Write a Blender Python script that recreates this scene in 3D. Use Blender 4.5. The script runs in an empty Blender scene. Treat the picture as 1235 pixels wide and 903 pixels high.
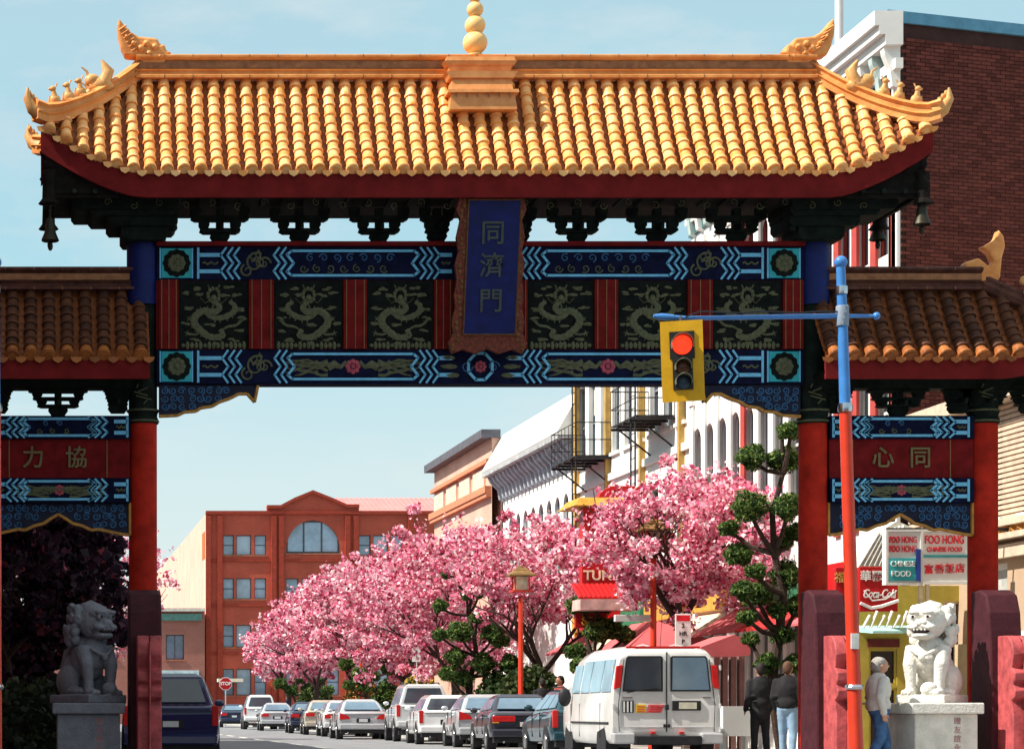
import bpy, bmesh, math, random
import numpy as np
from mathutils import Vector, Matrix, Euler
random.seed(7); rng = np.random.default_rng(7)
S = bpy.context.scene
COL = S.collection
R = math.radians
# ---------------------------------------------------------------- camera
F, PPX, HY, CH = 2800.0, 50.0, 857.0, 1.0      # focal length in photo pixels, vanishing point, eye height
def X(px, D): return (px - PPX) * D / F
def Z(py, D): return CH + (HY - py) * D / F
cam = bpy.data.cameras.new('camera'); co = bpy.data.objects.new('camera', cam); COL.objects.link(co)
co.location = (0, 0, CH); co.rotation_euler = (R(90), 0, 0)
cam.sensor_width = 36; cam.lens = F / 1235 * 36
cam.shift_x = (617.5 - PPX) / 1235; cam.shift_y = (HY - 451.5) / 1235
cam.clip_start = 0.5; cam.clip_end = 6000
S.camera = co
# ---------------------------------------------------------------- world and sun
SUN_EL, SUN_AZ = R(49), R(8)                  # sun from the left, a little in front of the gate
w = bpy.data.worlds.new('World'); S.world = w; w.use_nodes = True
nt = w.node_tree; nt.nodes.clear()
sky = nt.nodes.new('ShaderNodeTexSky'); sky.sky_type = 'NISHITA'; sky.sun_disc = False
sky.sun_elevation = SUN_EL; sky.sun_rotation = R(270) - SUN_AZ
sky.air_density = 1.0; sky.dust_density = 0.6; sky.ozone_density = 1.0
bg = nt.nodes.new('ShaderNodeBackground'); bg.inputs['Strength'].default_value = 0.10
wo = nt.nodes.new('ShaderNodeOutputWorld')
tc = nt.nodes.new('ShaderNodeTexCoord'); mp = nt.nodes.new('ShaderNodeMapping'); mp.inputs['Scale'].default_value = (5, 5, 14)
nz = nt.nodes.new('ShaderNodeTexNoise'); nz.inputs['Scale'].default_value = 1.3; nz.inputs['Detail'].default_value = 7; nz.inputs['Roughness'].default_value = .55
cr = nt.nodes.new('ShaderNodeValToRGB'); cr.color_ramp.elements[0].position = .47; cr.color_ramp.elements[1].position = .78
cr.color_ramp.elements[0].color = (.52, .52, .52, 1); cr.color_ramp.elements[1].color = (.72, .72, .72, 1)
mx = nt.nodes.new('ShaderNodeMix'); mx.data_type = 'RGBA'
gm = nt.nodes.new('ShaderNodeMix'); gm.data_type = 'RGBA'; gm.blend_type = 'MULTIPLY'; gm.inputs[0].default_value = 1
gm.inputs[7].default_value = (1.0, 1.05, .97, 1)   # the print's slightly cyan sky
L = nt.links
L.new(tc.outputs['Generated'], mp.inputs[0]); L.new(mp.outputs[0], nz.inputs[0]); L.new(nz.outputs[0], cr.inputs[0])
L.new(sky.outputs[0], gm.inputs[6]); L.new(cr.outputs[0], mx.inputs[0]); L.new(gm.outputs[2], mx.inputs[6]); mx.inputs[7].default_value = (1.9, 4.4, 5.0, 1)
cr2 = nt.nodes.new('ShaderNodeValToRGB'); cr2.color_ramp.elements[0].position = .50; cr2.color_ramp.elements[1].position = .72
cr2.color_ramp.elements[0].color = (0, 0, 0, 1); cr2.color_ramp.elements[1].color = (.5, .5, .5, 1)
nz2 = nt.nodes.new('ShaderNodeTexNoise'); nz2.inputs['Scale'].default_value = 2.1; nz2.inputs['Detail'].default_value = 9; nz2.inputs['Roughness'].default_value = .6
m2 = nt.nodes.new('ShaderNodeMix'); m2.data_type = 'RGBA'; m2.inputs[7].default_value = (4.4, 4.9, 5.0, 1)   # thin white cloud
L.new(mp.outputs[0], nz2.inputs[0]); L.new(nz2.outputs[0], cr2.inputs[0]); L.new(cr2.outputs[0], m2.inputs[0]); L.new(mx.outputs[2], m2.inputs[6])
sx_ = nt.nodes.new('ShaderNodeSeparateXYZ'); hz = nt.nodes.new('ShaderNodeValToRGB'); m3 = nt.nodes.new('ShaderNodeMix'); m3.data_type = 'RGBA'
for e_, (p_, v_) in zip([hz.color_ramp.elements[0], hz.color_ramp.elements[1], hz.color_ramp.elements.new(.12), hz.color_ramp.elements.new(.2)], ((0, .85), (.28, 0), (.10, .55), (.18, .18))): e_.position = p_; e_.color = (v_, v_, v_, 1)
L.new(tc.outputs['Generated'], sx_.inputs[0]); L.new(sx_.outputs[2], hz.inputs[0]); L.new(hz.outputs[0], m3.inputs[0]); L.new(m2.outputs[2], m3.inputs[6]); m3.inputs[7].default_value = (5.1, 5.3, 5.25, 1)   # pale haze towards the horizon
L.new(m3.outputs[2], bg.inputs[0]); L.new(bg.outputs[0], wo.inputs[0])
sl = bpy.data.lights.new('sun', 'SUN'); sl.energy = 5.0; sl.angle = R(.5); sl.color = (1, .93, .82)
so = bpy.data.objects.new('sun', sl); COL.objects.link(so)
tosun = Vector((-math.cos(SUN_EL) * math.cos(SUN_AZ), -math.cos(SUN_EL) * math.sin(SUN_AZ), math.sin(SUN_EL)))
so.rotation_euler = tosun.to_track_quat('Z', 'Y').to_euler(); so.location = (-20, 0, 40)
S.view_settings.view_transform = 'Standard'; S.view_settings.look = 'None'; S.view_settings.gamma = 1; S.view_settings.exposure = 0.72
# ---------------------------------------------------------------- materials
MAT = {}
def mat(name, col, rough=.7, var=.25, scale=4.0, bump=0.0, bscale=30.0, metal=0.0, spec=.22, emit=None, island=0.0, col2=None, coat=0.0):
    if name in MAT: return MAT[name]
    m = bpy.data.materials.new(name); m.use_nodes = True; n = m.node_tree.nodes; l = m.node_tree.links
    b = n['Principled BSDF']; b.inputs['Roughness'].default_value = rough; b.inputs['Metallic'].default_value = metal
    b.inputs['Specular IOR Level'].default_value = spec; b.inputs['Coat Weight'].default_value = coat
    t = n.new('ShaderNodeTexCoord')
    a = n.new('ShaderNodeTexNoise'); a.inputs['Scale'].default_value = scale; a.inputs['Detail'].default_value = 5; a.inputs['Roughness'].default_value = .65
    l.new(t.outputs['Object'], a.inputs[0])
    fac = a.outputs[0]
    if island:
        g = n.new('ShaderNodeNewGeometry'); oi = n.new('ShaderNodeObjectInfo')
        ad = n.new('ShaderNodeMath'); ad.operation = 'ADD'; l.new(g.outputs['Random Per Island'], ad.inputs[0]); l.new(oi.outputs['Random'], ad.inputs[1])
        fr = n.new('ShaderNodeMath'); fr.operation = 'FRACT'; l.new(ad.outputs[0], fr.inputs[0])
        mi = n.new('ShaderNodeMix'); mi.inputs[0].default_value = island; l.new(a.outputs[0], mi.inputs[2]); l.new(fr.outputs[0], mi.inputs[3]); fac = mi.outputs[0]
    r = n.new('ShaderNodeValToRGB')
    c1 = col2 if col2 else tuple(min(1, c * (1 + var)) for c in col); c0 = col if col2 else tuple(c * (1 - var) for c in col)
    lo, hi = (.12, .88) if island else (.32, .68)
    r.color_ramp.elements[0].position = lo; r.color_ramp.elements[1].position = hi
    r.color_ramp.elements[0].color = (*c0, 1); r.color_ramp.elements[1].color = (*c1, 1)
    l.new(fac, r.inputs[0]); l.new(r.outputs[0], b.inputs['Base Color'])
    if bump:
        a2 = n.new('ShaderNodeTexNoise'); a2.inputs['Scale'].default_value = bscale; a2.inputs['Detail'].default_value = 4; l.new(t.outputs['Object'], a2.inputs[0])
        bp = n.new('ShaderNodeBump'); bp.inputs['Strength'].default_value = bump; bp.inputs['Distance'].default_value = .03; l.new(a2.outputs[0], bp.inputs['Height']); l.new(bp.outputs[0], b.inputs['Normal'])
    if emit:
        b.inputs['Emission Color'].default_value = (*emit[0], 1); b.inputs['Emission Strength'].default_value = emit[1]
    MAT[name] = m; return m
def brickmat(name, c1, c2, mortar, scale=1.0):
    if name in MAT: return MAT[name]
    m = mat(name, c1); n = m.node_tree.nodes; l = m.node_tree.links; b = n['Principled BSDF']
    t = n.new('ShaderNodeTexCoord'); s = n.new('ShaderNodeSeparateXYZ'); c = n.new('ShaderNodeCombineXYZ'); ad = n.new('ShaderNodeMath'); ad.operation = 'ADD'
    l.new(t.outputs['Object'], s.inputs[0]); l.new(s.outputs[0], ad.inputs[0]); l.new(s.outputs[1], ad.inputs[1]); l.new(ad.outputs[0], c.inputs[0]); l.new(s.outputs[2], c.inputs[1])
    k = n.new('ShaderNodeTexBrick'); k.inputs['Scale'].default_value = scale; k.inputs['Brick Width'].default_value = .23; k.inputs['Row Height'].default_value = .075; k.inputs['Mortar Size'].default_value = .008
    k.inputs['Color1'].default_value = (*c1, 1); k.inputs['Color2'].default_value = (*c2, 1); k.inputs['Mortar'].default_value = (*mortar, 1)
    l.new(c.outputs[0], k.inputs[0])
    nz_ = n.new('ShaderNodeTexNoise'); nz_.inputs['Scale'].default_value = .6; nz_.inputs['Detail'].default_value = 6; l.new(t.outputs['Object'], nz_.inputs[0])
    mm = n.new('ShaderNodeMix'); mm.data_type = 'RGBA'; mm.blend_type = 'MULTIPLY'; mm.inputs[0].default_value = .5; l.new(k.outputs[0], mm.inputs[6]); l.new(nz_.outputs[0], mm.inputs[7])
    l.new(mm.outputs[2], b.inputs['Base Color']); return m
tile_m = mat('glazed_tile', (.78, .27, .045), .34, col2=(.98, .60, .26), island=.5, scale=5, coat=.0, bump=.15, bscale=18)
tile_d = mat('glazed_pan_tile', (.16, .04, .012), .5, col2=(.30, .09, .025), scale=6, island=.4)  # pan glaze darkened so the side roofs look more shaded
tile_sh = mat('shaded_glaze', (.035, .014, .010), .7, col2=(.14, .050, .022), island=.5, scale=7, bump=.3, bscale=18)  # side roof tiles: same glaze with the shade put into its colour
ridge_sh = mat('shaded_ridge', (.09, .032, .022), .7, .5, 6, bump=.3)  # side ridges: ridge glaze painted dark to stand for shade
ridge_m = mat('glazed_ridge', (.60, .20, .05), .42, col2=(.84, .38, .12), scale=3, bump=.2, bscale=14)
ridge_d = mat('ridge_recess', (.30, .13, .06), .7, .35, 9)
red_col = mat('red_lacquer', (.38, .018, .008), .7, .35, 3.5, bump=.15, bscale=12, spec=.12)
red_dk = mat('red_board', (.15, .009, .010), .8, .3, 5, spec=.08)
fasc_m = mat('fascia_red', (.155, .012, .012), .8, .25, 3, spec=.08)
soff_m = mat('soffit_black', (.012, .010, .009), .8, .4, 6, spec=.05)
green_m = mat('bracket_dark_green', (.010, .015, .012), .8, .5, 6, spec=.06)
blue_c = mat('column_blue', (.004, .012, .10), .55, .3, 5)
navy_m = mat('beam_navy', (.005, .007, .028), .8, .5, 8, spec=.08)
cyan_m = mat('painted_light_blue', (.16, .48, .72), .6, .15, 12)
teal_m = mat('painted_teal', (.03, .36, .42), .6, .2, 10)
gold_m = mat('dull_gold', (.085, .088, .045), .55, .35, 18)
goldb_m = mat('gold_edge', (.42, .20, .04), .5, .3, 12)
blk_m = mat('panel_black', (.008, .010, .009), .8, .4, 8, spec=.06)
scroll_m = mat('scroll_blue', (.03, .10, .22), .6, .4, 12)
pinkfl_m = mat('flower_pink', (.35, .06, .09), .6, .3, 15)
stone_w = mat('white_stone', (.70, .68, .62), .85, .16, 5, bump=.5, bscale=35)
stone_sh = mat('shaded_stone', (.19, .19, .22), .85, .2, 6, bump=.5, bscale=35)  # left lion: darker bluish copy of the white stone, shade painted in
maroon_m = mat('maroon_stone', (.055, .011, .017), .7, .25, 6, bump=.2, bscale=20)
pinkst_m = mat('red_painted_stone', (.40, .075, .08), .6, .35, 6, bump=.2, bscale=20)
white_p = mat('white_paint', (.78, .77, .74), .6, .06, 1.5)
cream_p = mat('cream_paint', (.72, .64, .50), .65, .12, 2)
peach_p = mat('peach_plaster', (.76, .42, .34), .8, .12, .4)
glass_m = mat('window_glass', (.03, .045, .06), .08, .3, .6, spec=1.0)
glassb_m = mat('window_glass_blue', (.12, .20, .28), .08, .35, .5, spec=1.0)
dark_m = mat('dark_metal', (.025, .025, .028), .5, .3)
rub_m = mat('rubber', (.018, .018, .018), .8, .2)
asph_m = mat('asphalt', (.20, .205, .22), .9, .22, .8, bump=.4, bscale=40)
pave_m = mat('pavement_concrete', (.34, .32, .30), .9, .14, .9, bump=.2, bscale=30)
kerb_m = mat('kerb_concrete', (.42, .41, .38), .9, .15, 2)
chrome_m = mat('chrome', (.6, .6, .62), .2, .1, metal=1)
# ---------------------------------------------------------------- mesh builder
class M:
    def __init__(s): s.v = []; s.f = []; s.m = []; s.mi = 0
    def add(s, vs, fs):
        o = len(s.v); s.v += [tuple(v) for v in vs]
        for f in fs: s.f.append([i + o for i in f]); s.m.append(s.mi)
        return s
    def box(s, x0, x1, y0, y1, z0, z1):
        return s.add([(x0,y0,z0),(x1,y0,z0),(x1,y1,z0),(x0,y1,z0),(x0,y0,z1),(x1,y0,z1),(x1,y1,z1),(x0,y1,z1)],
                     [(0,3,2,1),(4,5,6,7),(0,1,5,4),(1,2,6,5),(2,3,7,6),(3,0,4,7)])
    def hexa(s, b, t):       # 4 bottom points ccw, 4 top points
        return s.add(list(b) + list(t), [(0,3,2,1),(4,5,6,7),(0,1,5,4),(1,2,6,5),(2,3,7,6),(3,0,4,7)])
    def obox(s, c, size, mx):
        pts = []
        for dz in (-.5,.5):
            for dx, dy in ((-.5,-.5),(.5,-.5),(.5,.5),(-.5,.5)):
                pts.append(Vector(c) + mx @ Vector((dx*size[0], dy*size[1], dz*size[2])))
        return s.hexa(pts[:4], pts[4:])
    def prism(s, pts, axis, a, b):
        n = len(pts)
        mk = {'x': lambda p, t: (t, p[0], p[1]), 'y': lambda p, t: (p[0], t, p[1]), 'z': lambda p, t: (p[0], p[1], t)}[axis]
        vs = [mk(p, a) for p in pts] + [mk(p, b) for p in pts]
        fs = [list(range(n)), list(range(2*n-1, n-1, -1))] + [(i, i+n, (i+1)%n+n, (i+1)%n) for i in range(n)]
        return s.add(vs, fs)
    def cyl(s, p0, p1, r0, r1=None, n=12, caps=True):
        r1 = r0 if r1 is None else r1
        return s.tube([p0, p1], [r0, r1], n, caps)
    def tube(s, path, radii, n=6, caps=True, flat=1.0):
        path = [Vector(p) for p in path]
        if not hasattr(radii, '__len__'): radii = [radii]*len(path)
        vs = []; fs = []; k = len(path)
        ref = None
        for i, p in enumerate(path):
            d = (path[min(i+1,k-1)] - path[max(i-1,0)])
            d = d.normalized() if d.length > 1e-9 else Vector((0,0,1))
            if ref is None: ref = Vector((0,1,0)) if abs(d.y) < .9 else Vector((1,0,0))
            a = (ref - d*ref.dot(d))
            a = a.normalized() if a.length > 1e-6 else d.orthogonal().normalized()
            ref = a; b = d.cross(a)
            for j in range(n):
                t = 2*math.pi*j/n; vs.append(p + (a*math.cos(t)*flat + b*math.sin(t))*radii[i])
        for i in range(k-1):
            for j in range(n): fs.append((i*n+j, i*n+(j+1)%n, (i+1)*n+(j+1)%n, (i+1)*n+j))
        if caps: fs.append(list(range(n-1,-1,-1))); fs.append([(k-1)*n+j for j in range(n)])
        return s.add(vs, fs)
    def sph(s, c, r, nu=10, nv=6, mx=None):
        if not hasattr(r, '__len__'): r = (r, r, r)
        vs = []; fs = []
        for i in range(1, nv):
            ph = math.pi*i/nv
            for j in range(nu):
                th = 2*math.pi*j/nu; vs.append(Vector((r[0]*math.sin(ph)*math.cos(th), r[1]*math.sin(ph)*math.sin(th), r[2]*math.cos(ph))))
        vs.append(Vector((0,0,r[2]))); vs.append(Vector((0,0,-r[2]))); T = len(vs)-2; B = T+1
        for i in range(nv-2):
            for j in range(nu): fs.append((i*nu+j, (i+1)*nu+j, (i+1)*nu+(j+1)%nu, i*nu+(j+1)%nu))
        for j in range(nu): fs.append((T, j, (j+1)%nu)); fs.append((B, (nv-2)*nu+(j+1)%nu, (nv-2)*nu+j))
        if mx: vs = [mx @ v for v in vs]
        return s.add([v + Vector(c) for v in vs], fs)
    def lathe(s, prof, c=(0,0), n=20):      # prof: (r, z)
        vs = []; fs = []; k = len(prof)
        for r, z in prof:
            for j in range(n): t = 2*math.pi*j/n; vs.append((c[0]+r*math.cos(t), c[1]+r*math.sin(t), z))
        for i in range(k-1):
            for j in range(n): fs.append((i*n+j, i*n+(j+1)%n, (i+1)*n+(j+1)%n, (i+1)*n+j))
        fs.append(list(range(n-1,-1,-1))); fs.append([(k-1)*n+j for j in range(n)])
        return s.add(vs, fs)
    def mesh(s, name, mats, smooth=False):
        me = bpy.data.meshes.new(name); me.from_pydata([tuple(v) for v in s.v], [], s.f)
        for m_ in mats: me.materials.append(m_)
        me.polygons.foreach_set('material_index', s.m)
        if smooth:
            me.polygons.foreach_set('use_smooth', [True]*len(s.f)); me.set_sharp_from_angle(angle=R(smooth if smooth is not True else 40))
        me.update(); return me
    def build(s, name, mats, parent=None, smooth=False, bevel=0, kind=None):
        if not isinstance(mats, (list, tuple)): mats = [mats]
        if parent is not None: o0 = worg(parent)
        else:
            a = np.array([tuple(v) for v in s.v]); o0 = Vector(((a[:,0].min()+a[:,0].max())/2, (a[:,1].min()+a[:,1].max())/2, a[:,2].min()))
        s.v = [Vector(v) - o0 for v in s.v]
        o = bpy.data.objects.new(name, s.mesh(name, mats, smooth)); COL.objects.link(o)
        if parent is not None: o.parent = parent
        else: o.location = o0
        if bevel:
            b = o.modifiers.new('bevel', 'BEVEL'); b.width = bevel; b.segments = 2; b.limit_method = 'ANGLE'
        if kind: o['kind'] = kind
        return o
def worg(p):
    o = Vector((0,0,0))
    while p is not None: o += p.location; p = p.parent
    return o
def tag(o, label=None, cat=None, group=None, kind=None):
    if label: o['label'] = label
    if cat: o['category'] = cat
    if group: o['group'] = group
    if kind: o['kind'] = kind
    return o
def root(name, label, cat, loc=(0,0,0), group=None):
    o = bpy.data.objects.new(name, None); COL.objects.link(o); o.location = loc; o.empty_display_size = .3
    return tag(o, label, cat, group)
def copy_tree(o, parent=None):
    c = o.copy(); COL.objects.link(c)
    if parent is not None: c.parent = parent
    for ch in list(o.children): copy_tree(ch, c)
    return c
def inst(name, me, parent, mx):
    o = bpy.data.objects.new(name, me); COL.objects.link(o); o.parent = parent; o.matrix_local = Matrix.Translation(-worg(parent)) @ mx; return o
def text_mesh(txt, size, depth=.01, bold=0.0, align='CENTER', shear=0.0, spacing=1.0):
    cu = bpy.data.curves.new('t', 'FONT'); cu.body = txt; cu.size = size; cu.extrude = depth; cu.offset = bold; cu.align_x = align; cu.align_y = 'CENTER'; cu.shear = shear; cu.space_character = spacing
    o = bpy.data.objects.new('t', cu); COL.objects.link(o)
    dg = bpy.context.evaluated_depsgraph_get(); me = bpy.data.meshes.new_from_object(o.evaluated_get(dg)); bpy.data.objects.remove(o); return me
def text(txt, size, loc, rz, m, parent, name='lettering', depth=.008, bold=0.0, shear=0.0, sx=1.0, rx=90, label=None, spacing=1.0):
    me = text_mesh(txt, size, depth, bold, shear=shear, spacing=spacing); me.materials.clear(); me.materials.append(m)
    o = bpy.data.objects.new(name, me); COL.objects.link(o)
    mx_ = Matrix.Translation(Vector(loc)) @ Matrix.Rotation(R(rz), 4, 'Z') @ Matrix.Rotation(R(rx), 4, 'X') @ Matrix.Diagonal((sx, 1, 1, 1))
    if parent is not None: o.parent = parent; o.matrix_local = Matrix.Translation(-worg(parent)) @ mx_
    else: o.matrix_world = mx_
    if label: o['label'] = label
    return o
def remeshed(mb, name, mats, parent, voxel, smooth=4, disp=0.0, paint=None):
    me = mb.mesh('tmp', []); o = bpy.data.objects.new('tmp', me); COL.objects.link(o)
    r = o.modifiers.new('r', 'REMESH'); r.mode = 'VOXEL'; r.voxel_size = voxel
    s_ = o.modifiers.new('s', 'SMOOTH'); s_.iterations = smooth; s_.factor = .5
    if disp:
        tx = bpy.data.textures.new('clouds', 'CLOUDS'); tx.noise_scale = .07; d = o.modifiers.new('d', 'DISPLACE'); d.texture = tx; d.strength = disp; d.mid_level = .5
    dg = bpy.context.evaluated_depsgraph_get(); m2 = bpy.data.meshes.new_from_object(o.evaluated_get(dg)); bpy.data.objects.remove(o)
    m2.name = name; m2.materials.clear()
    for q in (mats if isinstance(mats, (list, tuple)) else [mats]): m2.materials.append(q)
    m2.polygons.foreach_set('use_smooth', [True]*len(m2.polygons))
    if paint:
        for p in m2.polygons: p.material_index = paint(p.center)
    ob = bpy.data.objects.new(name, m2); COL.objects.link(ob)
    if parent is not None: ob.parent = parent
    return ob
def quads(name, cen, size, m, parent=None, aspect=1.0, up=0.0, bend=.35, label=None, kind=None):
    """a cloud of small bent leaf or petal faces, cen (n,3), size (n,)"""
    n = len(cen); nrm = rng.normal(size=(n,3)); nrm[:,2] += up; nrm /= np.linalg.norm(nrm, axis=1)[:,None]
    a = np.cross(nrm, rng.normal(size=(n,3))); a /= np.linalg.norm(a, axis=1)[:,None]; b = np.cross(nrm, a)
    s_ = size[:,None]; k = nrm*s_*bend
    v = np.stack([cen-a*s_-k, cen-b*s_*aspect, cen+a*s_-k, cen+b*s_*aspect], 1).reshape(-1,3)
    o0 = worg(parent) if parent is not None else Vector(cen.mean(0))
    v = v - np.array(o0)
    me = bpy.data.meshes.new(name); me.vertices.add(4*n); me.vertices.foreach_set('co', v.astype(np.float32).ravel())
    me.loops.add(4*n); me.loops.foreach_set('vertex_index', np.arange(4*n, dtype=np.int32)); me.polygons.add(n)
    me.polygons.foreach_set('loop_start', np.arange(0, 4*n, 4, dtype=np.int32)); me.update(); me.materials.append(m)
    o = bpy.data.objects.new(name, me); COL.objects.link(o)
    if parent is not None: o.parent = parent
    else: o.location = o0
    if label: o['label'] = label
    if kind: o['kind'] = kind
    return o
# ================================================================ ground
YF = 35.0
M().box(-400, 500, -120, 2500, -.5, 0).build('ground', asph_m, kind='structure')
rd = M().box(2.0, 13.3, 40, 176, -.004, .004); rd.build('road', asph_m, kind='structure')
pv = M(); pv.box(-6, 1.85, 41, 176, -.1, .14); pv.box(13.45, 17.5, 41, 176, -.1, .14)
pv.box(-6, 2.15, 31.5, 41, -.1, .14); pv.box(11.15, 17.5, 31.5, 41, -.1, .14)
pv.build('pavement', pave_m, kind='structure')
kb = M(); kb.box(1.85, 2.0, 41, 176, -.1, .15); kb.box(13.3, 13.45, 41, 176, -.1, .15)
kb.box(2.15, 2.3, 31.5, 41, -.1, .15); kb.box(11.0, 11.15, 31.5, 41, -.1, .15)
kb.build('kerb', kerb_m, kind='structure')
mk = M()
for i in range(22): mk.box(7.55, 7.67, 44+i*6, 47+i*6, .004, .009)
for i in range(22): mk.box(10.9, 13.2, 43.9+i*6.2, 44.0+i*6.2, .004, .009)
mk.build('road_marking', mat('road_paint', (.7,.68,.6), .8, .2, 5), kind='structure')
# ================================================================ the gate
XC = 6.58
gate = root('chinese_gate', 'large red Chinese gate with golden tiled roof and painted beams spanning the street', 'gate', (XC, YF, 0))
HC, SC = 5.05, 7.61
for sx in (-1, 1):
    for off, zt, r in ((HC, 8.5, .215), (SC, 6.0, .22)):
        cx = XC + sx*off
        c = M().lathe([(r*1.02, 0.14), (r, 1.2), (r*.98, 5.32)], (cx, YF), 28).build('column', red_col, gate, smooth=True)
        M().lathe([(r*1.08, 5.32), (r*1.12, 5.36), (r*1.06, 5.40), (r*1.0, 5.42), (r*1.02, 5.47), (r*1.1, 5.50), (r*1.0, 5.53)], (cx, YF), 28).build('collar', green_m, c, smooth=30)
        u = M(); u.lathe([(r*1.0, 5.53), (r*.98, min(7.3, zt))], (cx, YF), 24); u.build('painted_collar', green_m, c, smooth=True)
        if off == HC: M().lathe([(r*1.14, 7.1), (r*1.14, zt)], (cx, YF), 24).build('upper_column', blue_c, c, smooth=True)
        # painted gold rings and flowers on the dark upper shaft
        g = M()
        for zz in (5.34, 5.50): g.lathe([(r*1.13, zz), (r*1.16, zz+.015), (r*1.13, zz+.03)], (cx, YF), 24)
        for q in range(5): g.tube([(cx+.12*math.sin(q*1.3), YF-r*1.02, 5.6+q*.06), (cx-.06+.12*math.cos(q*2), YF-r*1.04, 5.66+q*.06)], .012, 5)
        g.build('painted_flourish', gold_m, c)
# ---- painted beams
def zz(x, z0, z1, d, sgn=1):   # one zigzag line, d = amplitude to the right for sgn 1
    zs = [1, .75, .5, .25, 0]; xs = [1, 0, 1.05, 0, 1]
    return [(x + sgn*d*a, z0 + (z1-z0)*b) for a, b in zip(xs, zs)]
def line(mb, pts, y, th=.018, dep=.012):
    for (xa, za), (xb, zb) in zip(pts, pts[1:]):
        dx, dz = xb-xa, zb-za; L_ = math.hypot(dx, dz)
        if L_ < 1e-5: continue
        nx, nz_ = -dz/L_*th, dx/L_*th; ex, ez = dx/L_*th*.5, dz/L_*th*.5
        mb.prism([(xa-ex+nx, za-ez+nz_), (xb+ex+nx, zb+ez+nz_), (xb+ex-nx, zb+ez-nz_), (xa-ex-nx, za-ez-nz_)], 'y', y, y-dep)
def swirl(mb, cx, cz, r, y, turns=1.5, dr=1, a0=0, th=.016, fl=.5):
    pts = []
    for i in range(16):
        t = i/15; a = a0 + dr*t*turns*2*math.pi; rr = r*(1-.8*t); pts.append((cx+rr*math.cos(a), y, cz+rr*math.sin(a)))
    mb.tube(pts, [th*(1-.4*i/15) for i in range(16)], 5, flat=fl)
def flower(mb, cx, cz, r, y, n=8):
    for i in range(n):
        a = 2*math.pi*i/n; mb.sph((cx+r*.6*math.cos(a), y, cz+r*.6*math.sin(a)), (r*.3, .012, r*.3), 6, 4)
    mb.sph((cx, y-.006, cz), (r*.28, .014, r*.28), 6, 4)
def beast_relief(mb, x, z, h, y, s=1, rnd=random):       # little running phoenix / dragon figure in a beam cartouche
    mb.tube([(x, y, z), (x+s*.10, y, z+h*.18), (x+s*.2, y, z+h*.05), (x+s*.28, y, z+h*.3)], [h*.2, h*.22, h*.12, h*.1], 6, flat=.3)
    for k in (-.28, -.08, .12, .3):
        pts = [(x - s*i*.1, y, z + h*k + h*.1*math.sin(i*1.5+k*9)) for i in range(6)]
        mb.tube(pts, [h*.09, h*.08, h*.07, h*.06, h*.05, h*.02], 5, flat=.3)
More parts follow.
